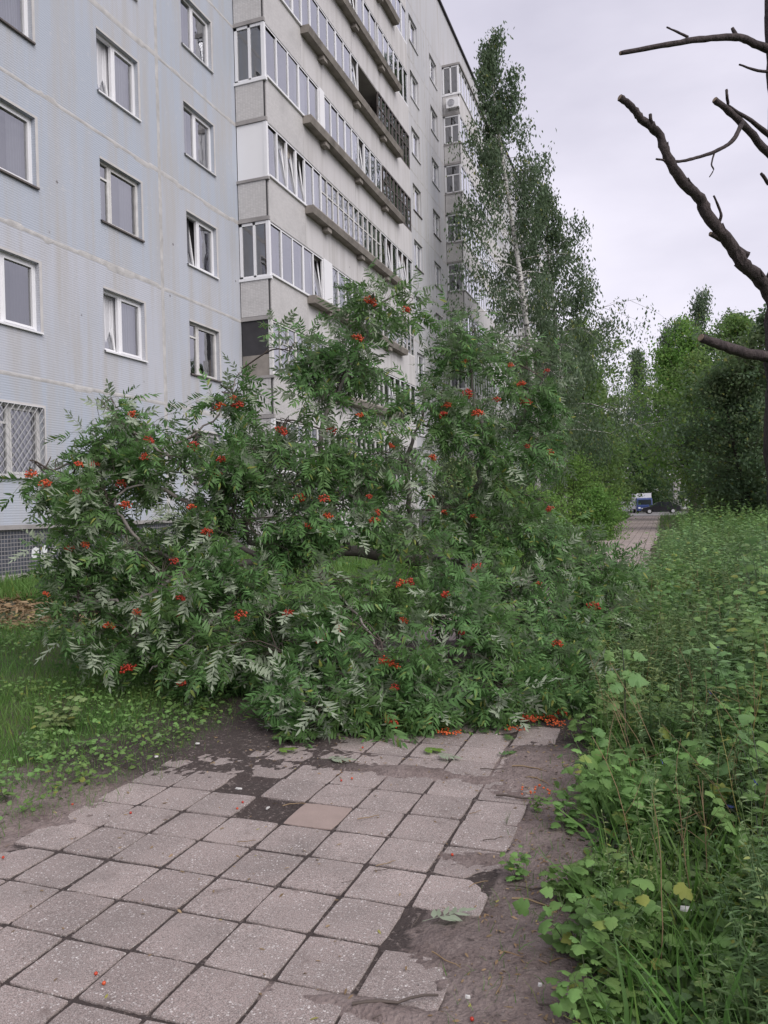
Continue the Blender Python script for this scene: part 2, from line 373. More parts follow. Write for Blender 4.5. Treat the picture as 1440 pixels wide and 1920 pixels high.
bed_me = mesh_np('path', np.stack([X, Y, bz], -1).reshape(-1, 3), grid_faces(len(bx), len(by)), M['soil'], True)
wet = np.clip(sstep(-1.45, -2.1, X) * sstep(3.5, 4.1, Y) + sstep(4.7, 5.4, Y) + sstep(-.2, .3, X) * .4 + (NB(X, Y, 1.1, 3) - .5) * .9, 0, 1)
wet = np.maximum(wet, (cov < -.03) * 1.0 * (X > TX0 - .05) * (X < TX0 + 8 * TP))
at = bed_me.attributes.new('wet', 'FLOAT', 'POINT'); at.data.foreach_set('value', wet.ravel().astype(np.float32))
path = tag(link('path', bed_me), kind='structure')
def slab(seed, w=TP - .015, h=TQ - .015, th=.05, cut=None):
    r = random.Random(seed); n = 4; pts = []
    hw, hh = w / 2, h / 2
    for (a, b) in (((-1, -1), (1, -1)), ((1, -1), (1, 1)), ((1, 1), (-1, 1)), ((-1, 1), (-1, -1))):
        for k in range(n):
            q = k / n; x = a[0] + (b[0] - a[0]) * q; y = a[1] + (b[1] - a[1]) * q
            x *= hw; y *= hh
            if k == 0: x -= math.copysign(r.uniform(.002, .007), x); y -= math.copysign(r.uniform(.002, .007), y)
            pts.append((x + r.uniform(-.0016, .0016), y + r.uniform(-.0016, .0016)))
    if cut:                                                                  # a broken corner with a jagged edge
        cx, cy, d = cut; new = []; m = len(pts)
        for i in range(m):
            (x0, y0), (x1, y1) = pts[i], pts[(i + 1) % m]; a = x0 * cx + y0 * cy - d; b = x1 * cx + y1 * cy - d
            if a <= 0: new.append((x0, y0))
            if a * b < 0:
                q = a / (a - b); hit = (x0 + (x1 - x0) * q, y0 + (y1 - y0) * q); new.append(hit)
                if a < 0: start = hit; at_i = len(new)
        far = new[at_i % len(new)]; jag = []
        for q in (.15, .3, .48, .62, .8): k = r.uniform(-.012, .010); jag.append((start[0] + (far[0] - start[0]) * q + cx * k, start[1] + (far[1] - start[1]) * q + cy * k))
        pts = new[:at_i] + jag + new[at_i:]
    m = len(pts); v = []
    for (sc, z) in ((1, -th), (1, -.004), (.985, 0.0)):
        v += [(x * sc, y * sc, z) for x, y in pts]
    f = []
    for l in range(2): f += [(l * m + i, l * m + (i + 1) % m, (l + 1) * m + (i + 1) % m, (l + 1) * m + i) for i in range(m)]
    f.append(tuple(range(2 * m, 3 * m)))
    me = bpy.data.meshes.new('paving_slab'); me.from_pydata(v, [], f); me.materials.append(M['paving']); me.update(); return me
slabs = [slab(k) for k in range(6)]
broken = [slab(20, cut=(.7, -.7, .10)), slab(21, cut=(.75, .66, .12)), slab(22, cut=(-.7, .7, .11))]
plain_slab = slabs[0].copy(); plain_slab.materials.clear(); plain_slab.materials.append(M['paving_plain'])
for j in ROWS:
    for i in COLS:
        if (i, j) in ((2, 6), (3, 5)): continue
        if i == 7 and j in (2, -1, -2, 12, 15): continue
        if i == 0 and j in (9, 13): continue
        me = random.choice(slabs)
        if (i, j) == (4, 5): me = plain_slab
        if (i, j) in ((7, 0), (7, 4), (6, 11)): me = broken[0]
        if (i, j) in ((7, 1), (7, 3)): me = broken[1]
        if (i, j) in ((0, 3), (0, 2)): me = broken[2]
        o = link('paving_slab', me, path, (TX0 + (i + .5) * TP + random.uniform(-.003, .003), TY0 + (j + .5) * TQ + random.uniform(-.003, .003), random.uniform(-.004, .003)))
        o.rotation_euler = (random.uniform(-.010, .010), random.uniform(-.010, .010), random.uniform(-.012, .012))
# the path further on, where slabs can no longer be told apart
fy = np.concatenate([np.arange(8.6, 30, .15), np.arange(30, 88.1, 1.0)]); fx = np.linspace(-3.06, -.30, 24)
FX, FY = np.meshgrid(fx, fy, indexing='ij'); curve = .0 * FY
FXX = FX + np.where(FX < -2.9, (NA(FY, FY * 0, 1.2) - .5) * .25, 0) + np.where(FX > -.5, (NB(FY, FY * 0, 1.5) - .5) * .35 - .05 + .25 * sstep(25, 40, FY), 0)
far_me = mesh_np('footpath', np.stack([FXX, FY, .004 + (NA(FX, FY, 2) - .5) * .012], -1).reshape(-1, 3), grid_faces(len(fx), len(fy)), M['paving_far'], True)
tag(link('footpath', far_me), kind='structure')
tag(MB().quad((-90, 88, .02), (60, 88, .02), (60, 116, .02), (-90, 116, .02)).build('road', M['asphalt']), kind='structure')

# ------------------------------------------------------------------ apartment building
WX, FX_, Z0, SH, NF = -11.5, -10.5, 1.45, 2.87, 9       # wall plane, loggia front plane, first slab, storey height, storeys
ROOF = 30.9
slabz = lambda k: Z0 + SH * k
WIN_LO, WIN_HI, WIN_W, WALL_T = .93, 2.31, 1.43, .32
bld = tag(link('apartment_building', None, loc=(WX, 10.0, gz(WX, 10.0))), 'long nine storey panel apartment block with glazed loggias left of the path', 'building')
BL = Vector(bld.location)
def bpart(mb, name, mat, parent=None):
    """a part of the building: coordinates are given in the world, the parent's offset is taken out"""
    par = parent or bld; off = BL if par is bld else Vector((0, 0, 0))
    if par is bld: mb.v = [(x - off.x, y - off.y, z - off.z) for x, y, z in mb.v]
    else: mb.v = [(x - BL.x, y - BL.y, z - BL.z) for x, y, z in mb.v]
    return mb.build(name, mat, par)
def wall_panel(y0, y1, z0, z1, holes, mat):
    """a panel slab with window holes and their reveals"""
    mb = MB(); g = .012; y0 += g; y1 -= g; z0 += g; z1 -= g
    ys = sorted({y0, y1} | {h for w in holes for h in w[:2]}); zs = sorted({z0, z1} | {h for w in holes for h in w[2:]})
    inside = lambda y, z: any(w[0] < y < w[1] and w[2] < z < w[3] for w in holes)
    for a, b in zip(ys, ys[1:]):
        for c, d in zip(zs, zs[1:]):
            if not inside((a + b) / 2, (c + d) / 2): mb.quad((WX, a, c), (WX, b, c), (WX, b, d), (WX, a, d))
    for (a, b, c, d) in holes:
        x = WX - WALL_T
        mb.quad((WX, a, c), (WX, a, d), (x, a, d), (x, a, c)); mb.quad((WX, b, c), (x, b, c), (x, b, d), (WX, b, d))
        mb.quad((WX, a, d), (WX, b, d), (x, b, d), (x, a, d)); mb.quad((WX, a, c), (x, a, c), (x, b, c), (WX, b, c))
    x = WX - .06                                                             # the panel's own edges, so that joints are recessed
    mb.quad((WX, y0, z0), (x, y0, z0), (x, y1, z0), (WX, y1, z0)); mb.quad((WX, y0, z1), (WX, y1, z1), (x, y1, z1), (x, y0, z1))
    mb.quad((WX, y0, z0), (WX, y0, z1), (x, y0, z1), (x, y0, z0)); mb.quad((WX, y1, z0), (x, y1, z0), (x, y1, z1), (WX, y1, z1))
    return bpart(mb, 'wall_panel', mat)
def ring(mb, y0, y1, z0, z1, x0, x1, t, tb=None):
    tb = tb or t
    mb.box((x0, y0, z0), (x1, y1, z0 + tb)); mb.box((x0, y0, z1 - t), (x1, y1, z1))
    mb.box((x0, y0, z0 + tb), (x1, y0 + t, z1 - t)); mb.box((x0, y1 - t, z0 + tb), (x1, y1, z1 - t))
CUR = ['c_white', 'c_grey', 'c_lace', 'c_dark', 'c_beige', 'c_white', 'c_lace', 'c_dark']
cache = {}
def shared(key, maker):
    if key not in cache: cache[key] = maker()
    return cache[key]
def window(yc, k, style=0, cur=None, split=.44, tilt=False, dark=False, sillm=None, w=WIN_W):
    """window > frame, panes, curtain, sill; the mesh data are shared, the origin is the middle of the opening's foot"""
    h = WIN_HI - WIN_LO; r = random.Random(hash((yc, k)) & 0xffff)
    fm = 'oldwood' if style == 1 else 'pvc'; t = .06 if style == 0 else .05
    def frame():
        mb = MB(); ring(mb, -w / 2, w / 2, 0, h, -.17, -.10, t)
        ys = -w / 2 + w * split; mb.box((-.17, ys - .035, t), (-.10, ys + .035, h - t))
        ring(mb, ys + .035, w / 2 - t, t, h - t, -.165, -.088, .045)
        if style == 1: mb.box((-.165, -w / 2 + t, h * .72), (-.10, ys - .035, h * .72 + .045))
        return mb.mesh('window', M[fm])
    o = link('window', shared(('f', style, split, w), frame), bld, (-.0, yc - BL.y, slabz(k) + WIN_LO - BL.z))
    ys = -w / 2 + w * split
    def pane(a, b, x=-.135): return lambda: MB().quad((x, a, t), (x, b, t), (x, b, h - t), (x, a, h - t)).mesh('pane', M['glass'])
    if tilt:
        sash = link('sash', shared(('ts', w, split), lambda: (lambda m: (ring(m, -w / 2 + t, ys - .03, .0, h - 2 * t, -.06, .0, .05), m)[1])(MB()).mesh('sash', M[fm])), o, (-.18, 0, t))
        sash.rotation_euler.y = -.13
        link('pane', shared(('tp', w, split), lambda: MB().quad((-.03, -w / 2 + t, 0), (-.03, ys - .03, 0), (-.03, ys - .03, h - 2 * t), (-.03, -w / 2 + t, h - 2 * t)).mesh('pane', M['glass'])), o, (-.18, 0, t)).rotation_euler.y = -.13
    else: link('pane', shared(('p1', w, split, t), pane(-w / 2 + t, ys - .03)), o)
    link('pane', shared(('p2', w, split, t), pane(ys + .03, w / 2 - t)), o)
    cur = cur or r.choice(CUR)
    def curtain():
        q = []; n = 18; m = MB(); full = 1
        for i in range(n): q.append((-.255 + .02 * math.sin(i * 1.9), -w / 2 + w * i / (n - 1)))
        for a, b in zip(q, q[1:]):
            if not (.34 < (a[1] + w / 2) / w < .60 and cur != 'c_white'): m.quad((a[0], a[1], 0), (b[0], b[1], 0), (b[0], b[1], h), (a[0], a[1], h))
        return m.mesh('curtain', M[cur])
    link('curtain', shared(('c', cur, w), curtain), o)
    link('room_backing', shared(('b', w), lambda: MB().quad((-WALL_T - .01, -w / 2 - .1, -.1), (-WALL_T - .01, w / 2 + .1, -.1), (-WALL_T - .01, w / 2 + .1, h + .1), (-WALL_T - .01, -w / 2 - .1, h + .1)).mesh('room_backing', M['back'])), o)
    sm = sillm or r.choice(['metal_sill', 'dark_sill', 'metal_sill', 'pvc'])
    def sill():
        m = MB(); a, b = -w / 2 - .03, w / 2 + .03
        m.v = [(-.10, a, .035), (-.10, b, .035), (.055, b, .0), (.055, a, .0), (.055, a, -.035), (.055, b, -.035), (.004, b, -.035), (.004, a, -.035)]
        m.f = [(0, 1, 2, 3)[::-1], (3, 2, 5, 4)[::-1], (4, 5, 6, 7)[::-1]]; m.sm = [False] * 3; return m.mesh('sill', M[sm])
    link('sill', shared(('s', sm, w), sill), o)
    if r.random() < .6 or yc < 20:
        link('plaster_edge', shared(('pl', w), lambda: MB().box((.001, w / 2, -.02), (.007, w / 2 + .07, h + .05)).box((.001, -w / 2, h), (.007, w / 2, h + .05)).mesh('plaster_edge', M['reveal'])), o)
    return o
near_cols = [4.8, 8.1, 11.38, 14.68, 17.98]
mid_cols = [38.2, 41.9]; far_cols = [61.5, 65.3, 86.0, 89.0]
def hole(yc, k): return (yc - WIN_W / 2, yc + WIN_W / 2, slabz(k) + WIN_LO, slabz(k) + WIN_HI)
near_bays = [(2.9, 9.5), (9.5, 16.15), (16.15, 19.95)]
for k in range(NF):
    for (a, b) in near_bays: wall_panel(a, b, slabz(k), slabz(k + 1), [hole(y, k) for y in near_cols if a < y < b], M['panel'])
    for (a, b) in ((33.85, 40.1), (40.1, 43.9)): wall_panel(a, b, slabz(k), slabz(k + 1), [hole(y, k) for y in mid_cols if a < y < b], M['panel2'])
    for (a, b) in ((57.8, 63.4), (63.4, 67.8), (81.7, 94.0)): wall_panel(a, b, slabz(k), slabz(k + 1), [hole(y, k) for y in far_cols if a < y < b], M['panel2'])
special = {(11.38, 1): dict(cur='c_dark', split=.40, sillm='pvc'), (11.38, 2): dict(cur='c_grey', split=.08, sillm='dark_sill'), (11.38, 3): dict(cur='c_white', split=.1, sillm='dark_sill'),
           (11.38, 0): dict(cur='c_grey', split=.44, style=1), (14.68, 1): dict(cur='c_white', tilt=True, sillm='pvc'), (14.68, 2): dict(cur='c_grey', style=1, split=.27, sillm='dark_sill'),
           (14.68, 3): dict(cur='c_white', tilt=True, sillm='pvc'), (17.98, 1): dict(cur='c_dark', style=1, split=.33), (17.98, 2): dict(cur='c_dark', tilt=True, sillm='pvc'),
           (17.98, 3): dict(cur='c_beige', split=.42, sillm='metal_sill'), (17.98, 4): dict(cur='c_dark', split=.42, sillm='metal_sill')}
wins = {}
for k in range(NF):
    for y in near_cols + mid_cols + far_cols[:2]:
        kw = special.get((y, k), dict(split=random.choice([.42, .5, .36]), tilt=random.random() < .15, style=int(random.random() < .25)))
        wins[(y, k)] = window(y, k, **kw)
# iron grille with a diamond mesh on the ground-floor windows
for yc in (11.38, 8.1):
    mb = MB(); h = WIN_HI - WIN_LO; w = WIN_W
    for s in (-1, 1):
        for i in range(-9, 10):
            y0 = i * .145
            a = max(-w / 2, y0 - h / 2 * .8) if s > 0 else max(-w / 2, y0 - h / 2 * .8)
            pts = []
            for q in range(0, 41):
                z = h * q / 40; y = y0 + s * (z - h / 2) * .8
                if -w / 2 <= y <= w / 2: pts.append((.03 + .012 * s, y, z))
            if len(pts) > 2: mb.tube([pts[0], pts[-1]], .0065, 4, False)
    mb.tube([(.03, -w / 2, 0), (.03, w / 2, 0), (.03, w / 2, h), (.03, -w / 2, h), (.03, -w / 2, 0)], .012, 4, False)
    mb.build('grille', M['iron'], wins[(yc, 0)])
# joint sealant, smeared and uneven
def seal_h(y0, y1, z, amp=.024, wd=.026, x=WX):
    mb = MB(); n = int((y1 - y0) / .09) + 2; ys = np.linspace(y0, y1, n)
    lo = z - wd - NA(ys, ys * 0 + z, 2.6) * amp * 1.6 - (NB(ys, ys * 0 + z * 3, .9) > .62) * .05; hi = z + wd + (NB(ys, ys * 0 + z, 3.1)) * amp + (NC(ys, ys * 0 + z * 2, .8) > .6) * .04
    for i in range(n):
        b = .004 + .005 * float(NC(ys[i:i + 1], np.array([z]), 7)[0])
        mb.v += [(x + .0015, ys[i], lo[i]), (x + b, ys[i], (lo[i] * .6 + hi[i] * .4)), (x + b * .9, ys[i], (lo[i] * .25 + hi[i] * .75)), (x + .0015, ys[i], hi[i])]
    for i in range(n - 1):
        for q in range(3): mb.f.append((i * 4 + q, (i + 1) * 4 + q, (i + 1) * 4 + q + 1, i * 4 + q + 1)); mb.sm.append(False)
    return bpart(mb, 'joint_seal', M['seal'])
def seal_v(y, z0, z1, wd=.04):
    mb = MB(); n = int((z1 - z0) / .12) + 2; zs = np.linspace(z0, z1, n)
    a = y - wd - NA(zs, zs * 0 + y, 2.2) * .05; b = y + wd + NB(zs, zs * 0 + y, 2.4) * .05
    for i in range(n): mb.v += [(WX + .002, a[i], zs[i]), (WX + .007, y - .02, zs[i]), (WX + .007, y + .02, zs[i]), (WX + .002, b[i], zs[i])]
    for i in range(n - 1):
        for q in range(3): mb.f.append((i * 4 + q, i * 4 + q + 1, (i + 1) * 4 + q + 1, (i + 1) * 4 + q)); mb.sm.append(False)
    return bpart(mb, 'joint_seal', M['seal'])
for k in range(1, NF + 1):
    for (a, b) in near_bays: seal_h(a + .02, b - .02, slabz(k))
    seal_h(33.9, 43.85, slabz(k), .008, .025); seal_h(57.9, 67.7, slabz(k), .008, .025)
seal_v(16.15, Z0, slabz(NF)); seal_v(9.5, Z0, slabz(NF)); seal_v(40.1, Z0, slabz(NF), .03)
# body behind the panels, plinth, attic and roof edge
bpart(MB().box((WX - 12, 2.95, -.3), (WX - WALL_T - .02, 94, slabz(NF))), 'core', M['back'])
bpart(MB().box((WX - 12, 2.9, slabz(NF) + .012), (WX, 94.05, ROOF)), 'attic', M['panel2'])
bpart(MB().box((WX - 12.1, 2.8, ROOF), (WX + .12, 94.2, ROOF + .12)), 'roof_edge', M['dark'])
mbp = MB().box((WX - .3, 2.92, -.3), (WX - .06, 94, Z0 - .03)); bpart(mbp, 'plinth', M['plinth'])
bpart(MB().box((WX - .3, 2.92, Z0 - .075), (WX + .015, 19.9, Z0 + .012)), 'plinth_ledge', M['slab'])
bpart(MB().box((WX - .10, 2.92, .2), (WX + .02, 19.9, .52)), 'plinth_render', M['slab'])
mb = MB()
for (a, b, c, d) in ((11.75, 11.93, .80, 1.02), (11.98, 12.15, .75, 1.03), (12.30, 12.42, .86, 1.0), (13.1, 13.3, .8, .95)):
    n = 12; pts = []
    for i in range(n):
        an = 2 * math.pi * i / n; ca, sa = math.cos(an), math.sin(an); k = 1 / max(abs(ca), abs(sa)) ** .8; pts.append((WX - .057, (a + b) / 2 + (b - a) / 2 * ca * k * random.uniform(.7, 1.1) + sa * .03, (c + d) / 2 + (d - c) / 2 * sa * k * random.uniform(.8, 1.1)))
    mb.quad(*pts)
bpart(mb, 'paint_mark', M['whitepaint'])

# loggias
PAR = 1.28
def glazing(par, k, y0, y1, style, r, x=FX_, detailed=True):
    """frame mesh plus single panes between slab k's parapet and the slab above"""
    z0, z1 = slabz(k) + PAR, slabz(k + 1) - .03; off = lambda m: m
    fm = {'pvc': 'pvc', 'wood': 'oldwood', 'dark': 'darkwood'}.get(style, 'pvc')
    step = {'pvc': .68, 'wood': .50, 'dark': .47}.get(style, .7); n = max(2, round((y1 - y0) / step)); t = .028 if style != 'pvc' else .036
    ys = np.linspace(y0, y1, n + 1); mb = MB(); mb.box((x - .07, y0, z0), (x, y1, z0 + .06)); mb.box((x - .07, y0, z1 - .07), (x, y1, z1))
    tr = z0 + (z1 - z0) * (.62 if style != 'pvc' else 2)
    for i, y in enumerate(ys):
        tt = t * (1.5 if (i % 3 == 0) else 1)
        mb.box((x - .065, y - tt if i else y, z0 + .06), (x - .003, y + tt if i < n else y, z1 - .07))
    if style != 'pvc': mb.box((x - .06, y0, tr - .02), (x - .008, y1, tr + .02))
    bpart(mb, 'glazing_frame', M[fm], par)
    tilts = []
    for i in range(n):
        a, b = ys[i] + t, ys[i + 1] - t
        if detailed and style == 'pvc' and r.random() < .14:
            m = MB(); dz = z1 - .07 - z0 - .06; th = .11
            m.quad((x - .035, a, z0 + .06), (x - .035, b, z0 + .06), (x - .035 - dz * th, b, z1 - .08), (x - .035 - dz * th, a, z1 - .08)); bpart(m, 'pane', M['glass'], par)
            m = MB()
            for (p, q) in (((x - .035, a + .02, z0 + .06), (x - .035 - dz * th, a + .02, z1 - .08)), ((x - .035, b - .02, z0 + .06), (x - .035 - dz * th, b - .02, z1 - .08)), ((x - .035 - dz * th, a, z1 - .08), (x - .035 - dz * th, b, z1 - .08))): m.tube([p, q], .028, 4)
            bpart(m, 'open_sash', M[fm], par)
        elif style == 'pvc':
            e, g_ = r.uniform(-.009, .009), r.uniform(-.012, .012)
            bpart(MB().quad((x - .035, a, z0 + .06), (x - .035 + e, b, z0 + .06), (x - .035 + e + g_, b, z1 - .07), (x - .035 + g_, a, z1 - .07)), 'pane', M['glass'], par)
        else:
            e = r.uniform(-.012, .012)
            bpart(MB().quad((x - .035, a, z0 + .06), (x - .035 + e, b, z0 + .06), (x - .035 + e, b, tr - .02), (x - .035, a, tr - .02)).quad((x - .037, a, tr + .02), (x - .037 - e, b, tr + .02), (x - .037 - e, b, z1 - .07), (x - .037, a, z1 - .07)), 'pane', M['glass'], par)
    # blinds and things kept behind some panes
    for i in range(n):
        u = r.random()
        if u < .42:
            a, b = ys[i] + t, ys[i + 1] - t; c = r.choice(['c_white', 'c_white', 'c_lace', 'c_grey', 'c_beige', 'c_dark', 'c_brown']); zl = z0 + (r.uniform(0, .5) if r.random() < .35 else 0)
            m = MB(); q = np.linspace(a - .05, b + .05, 7)
            for s in range(6): m.quad((x - .16 - .015 * (s % 2), q[s], zl), (x - .16 - .015 * ((s + 1) % 2), q[s + 1], zl), (x - .16 - .015 * ((s + 1) % 2), q[s + 1], z1), (x - .16 - .015 * (s % 2), q[s], z1))
            bpart(m, 'blind', M[c], par)
def loggia(k, y0, y1, segs, side, r, near=True, detailed=True):
    """loggia = slab and parapet; children: glazing, facing, side panel, flower box"""
    z = slabz(k); ym = (y0 + y1) / 2
    mb = MB().box((WX, y0 + .02, z - .10), (FX_ - .012, y1 - .02, z + .06))
    lo = bpart(mb, 'loggia', M['slab'])
    for (a, b) in ((y0, y0 + 2.45), (y0 + 2.455, ym - .008), (ym + .008, y1)):
        mt = M['ftile'] if (a == y0 and detailed) else M['parapet']
        bpart(MB().box((FX_ - .09, a + .004, z - .06), (FX_, b - .004, z + PAR)), 'parapet', mt, lo)
    # near end: tiled panel below, glazing or boarding above
    bpart(MB().box((WX + .03, y0 - .06, z + .10), (FX_ - .06, y0 + .0, z + PAR - .14)), 'side_panel', M['ftile'], lo)
    bpart(MB().box((FX_ - .085, y0 - .05, z + .08), (FX_ - .035, y0 - .001, z + PAR - .12)), 'corner_gap', M['dark'], lo)
    bpart(MB().box((WX + .0, y0 - .09, z + PAR - .14), (FX_ + .05, y0 + .02, z + PAR - .06)), 'side_trim', M['slab'] if side != 'pvc' else M['pvc'], lo); bpart(MB().box((WX, y0 - .07, z - .02), (FX_ + .02, y0 + .02, z + .09)), 'side_ledge', M['slab'], lo)
    zs0, zs1 = z + PAR - .06, z + SH - .03
    if side == 'pvc' or side == 'transom':
        m = MB(); xa, xb = WX + .02, FX_ - .005
        for (a, b, c, d) in ((xa, xb, zs0, zs0 + .07), (xa, xb, zs1 - .08, zs1), (xa, xa + .09, zs0, zs1), (xb - .10, xb, zs0, zs1), ((xa + xb) / 2 - .04, (xa + xb) / 2 + .04, zs0, zs1 if side == 'pvc' else zs0 + 1.05)):
            m.box((a, y0 - .035, c), (b, y0 + .035, d))
        if side == 'transom': m.box((xa, y0 - .034, zs0 + 1.0), (xb, y0 + .034, zs0 + 1.07))
        bpart(m, 'side_frame', M['pvc'], lo)
        for (a, b) in ((xa + .09, (xa + xb) / 2 - .04), ((xa + xb) / 2 + .04, xb - .10)): bpart(MB().quad((a, y0 - .002, zs0 + .07), (b, y0 - .002, zs0 + .07), (b, y0 - .002, zs1 - .08), (a, y0 - .002, zs1 - .08)), 'pane', M['glass'], lo)
    elif side == 'board': bpart(MB().box((WX + .02, y0 - .03, zs0), (FX_ - .005, y0 + .03, zs1)), 'side_board', M['pvc'], lo)
    elif side == 'bitumen':
        bpart(MB().box((WX + .02, y0 - .03, zs0 + .62), (FX_ - .005, y0 + .03, zs1)), 'side_board', M['dark'], lo)
        bpart(MB().box((WX + .02, y0 - .028, zs0), (FX_ - .005, y0 + .028, zs0 + .62)), 'side_board', M['concrete'], lo)
    else: bpart(MB().box((WX + .02, y0 - .04, zs0), (FX_ - .005, y0 + .03, zs1)), 'side_board', M['ftile'], lo)
    bpart(MB().box((FX_ - .10, y0 - .045, zs0), (FX_ + .004, y0 + .06, zs1)), 'corner_post', M['pvc'] if side != 'bitumen' else M['oldwood'], lo)
    bpart(MB().box((FX_ - .01, y0 + .02, z + PAR - .03), (FX_ + .06, y0 + 3.6, z + PAR + .03)), 'outer_sill', M['pvc'], lo)
    # concrete flower box on brackets
    if detailed and k < NF:
        a, b = y0 + 2.45, y0 + 11.95; zt = z + PAR - .01; m = MB(); n = 12
        prof = [(FX_ + .002, zt), (FX_ + .30, zt), (FX_ + .335, zt - .06), (FX_ + .27, zt - .25), (FX_ + .002, zt - .25)]
        m.v = [(px_, a, pz) for px_, pz in prof] + [(px_, b, pz) for px_, pz in prof]
        m.f = [(i, (i + 1) % 5, (i + 1) % 5 + 5, i + 5) for i in range(5)] + [tuple(range(5))[::-1], tuple(range(5, 10))]; m.sm = [False] * 7
        bpart(m, 'flower_box', M['concrete'], lo)
        for yb in (a + 1.3, a + 4.4, a + 7.3): bpart(MB().box((FX_ + .002, yb, zt - .40), (FX_ + .22, yb + .32, zt - .252)), 'bracket', M['concrete'], lo)
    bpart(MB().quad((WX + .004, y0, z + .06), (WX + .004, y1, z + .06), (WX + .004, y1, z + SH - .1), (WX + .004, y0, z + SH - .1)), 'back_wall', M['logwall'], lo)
    bpart(MB().box((WX, ym - .06, z + .06), (FX_ - .10, ym + .06, z + SH - .1)).box((WX, y1 - .08, z + .06), (FX_ - .08, y1 - .0, z + SH - .03)), 'partition', M['parapet'], lo)
    for (a, b, st) in segs:
        if st == 'open': continue
        if st == 'panel': bpart(MB().box((FX_ - .05, a, z + PAR), (FX_ + .05, b, z + SH - .03)), 'white_panel', M['pvc'], lo); continue
        glazing(lo, k, a, b, st, r, detailed=detailed)
    return lo
n0, n1_ = 19.97, 33.85
SEG = {8: [(n0, 23.6, 'pvc'), (23.6, 29.7, 'wood'), (29.7, n1_, 'pvc')], 7: [(n0, 23.6, 'pvc'), (23.6, 26.9, 'pvc'), (26.9, n1_, 'pvc')],
       6: [(n0, 24.0, 'pvc'), (24.0, 29.7, 'pvc'), (29.9, n1_, 'pvc')], 5: [(n0, 23.2, 'pvc'), (23.2, 27.5, 'pvc'), (27.5, 29.7, 'open'), (29.7, n1_, 'dark')],
       4: [(n0, 23.7, 'pvc'), (23.7, 24.1, 'panel'), (24.1, 29.9, 'pvc'), (30.1, n1_, 'dark')], 3: [(n0, 23.75, 'pvc'), (23.75, 29.6, 'wood'), (29.6, n1_, 'pvc')],
       2: [(n0, 23.7, 'pvc'), (23.7, 24.4, 'panel'), (24.4, 27.6, 'pvc'), (27.6, n1_, 'wood')], 1: [(n0, 24.6, 'wood'), (24.6, 29.5, 'wood'), (29.5, n1_, 'pvc')], 0: [(n0, 26.9, 'wood'), (26.9, n1_, 'wood')]}
SIDE = {8: 'pvc', 7: 'tile', 6: 'pvc', 5: 'tile', 4: 'pvc', 3: 'board', 2: 'pvc', 1: 'bitumen', 0: 'tile'}
rl = random.Random(3)
for k in range(NF): loggia(k, n0, n1_, SEG[k], SIDE[k], rl)
for k in range(NF):
    st = rl.choice(['pvc', 'pvc', 'wood'])
    loggia(k, 43.9, 57.8, [(43.9, 50.8, 'pvc'), (50.8, 57.8, st)], 'pvc' if k in (2, 8) else 'transom', rl, False, False)
for k in range(NF): loggia(k, 67.9, 81.7, [(67.9, 81.7, 'pvc')], 'transom', rl, False, False)
for (a, b) in ((n0, n1_), (43.9, 57.8), (67.9, 81.7)):
    bpart(MB().box((WX, a - .08, slabz(NF) - .02), (FX_ + .08, b + .05, slabz(NF) + .10)), 'loggia_roof', M['slab'])
    bpart(MB().box((WX, a, -.2), (FX_ - .02, b, Z0 - .11)), 'loggia_base', M['parapet'])
# the brown brick patch low on the far loggia block
for j in range(14):
    for i in range(5):
        bpart(MB().box((FX_ + .001, 44.1 + i * .262 + (j % 2) * .13, 2.85 + j * .077), (FX_ + .03, 44.1 + i * .262 + .25 + (j % 2) * .13, 2.85 + j * .077 + .066)), 'brick', shared('brickm', lambda: plain('brown_brick', (.22, .105, .075), .85, .3, 4, .3, 40)))
# air conditioner on the far loggia end
ac = tag(link('air_conditioner', None, loc=(WX + .30, 43.60, slabz(8) + .30)), 'white outdoor air conditioner hung under the top loggia of the block', 'air conditioner')
MB().box((-.02, -.02, 0), (.72, .21, .56)).build('case', M['pvc'], ac)
mbf = MB(); mbf.tube([(.27, -.021, .28), (.27, -.035, .28)], [.21, .21], 20); fg = mbf.build('fan_grille', M['c_grey'], ac)
mbf = MB()
for rr in (.06, .11, .16, .2): mbf.tube([(.27 + rr * math.cos(a), -.04, .28 + rr * math.sin(a)) for a in np.linspace(0, 2 * math.pi, 17)], .006, 4, False)
mbf.build('grille_ring', M['pvc'], fg)
for xx in (.1, .6): MB().box((xx - .02, -.02, -.05), (xx + .02, .26, -.002)).build('bracket', M['slab'], ac)

# ------------------------------------------------------------------ vegetation tools
def nrm(a): return a / np.maximum(np.linalg.norm(a, axis=-1, keepdims=True), 1e-9)
def frames(d, n):
    """rotation matrices whose columns are the direction, the side and the normal"""
    d = nrm(d); s = nrm(np.cross(n, d)); n = np.cross(d, s)
    return np.stack([d, s, n], -1)
def instance(base_v, base_f, R, P, sc):
    """many copies of a small triangle mesh as one big one"""
    k = len(P); V = np.einsum('kij,vj->kvi', R, base_v) * np.asarray(sc).reshape(-1, 1, 1) + P[:, None, :]
    Fc = base_f[None] + (np.arange(k) * len(base_v))[:, None, None]
    return V.reshape(-1, 3), Fc.reshape(-1, base_f.shape[1])
def joinvf(parts):
    V = []; Fc = []; n = 0
    for v, f in parts:
        if len(v): V.append(v); Fc.append(f + n); n += len(v)
    return np.concatenate(V), np.concatenate(Fc)
def rand_dirs(n, r=rng): return nrm(r.normal(size=(n, 3)))
def curve3(p, d, L, n, droop=0., wob=0., r=rng):
    p = np.array(p, float); d = nrm(np.array(d, float)); out = [p.copy()]; st = L / n
    for i in range(n):
        d = nrm(d + np.array([0, 0, -droop * st]) + r.normal(size=3) * wob); p = p + d * st; out.append(p.copy())
    return np.array(out)
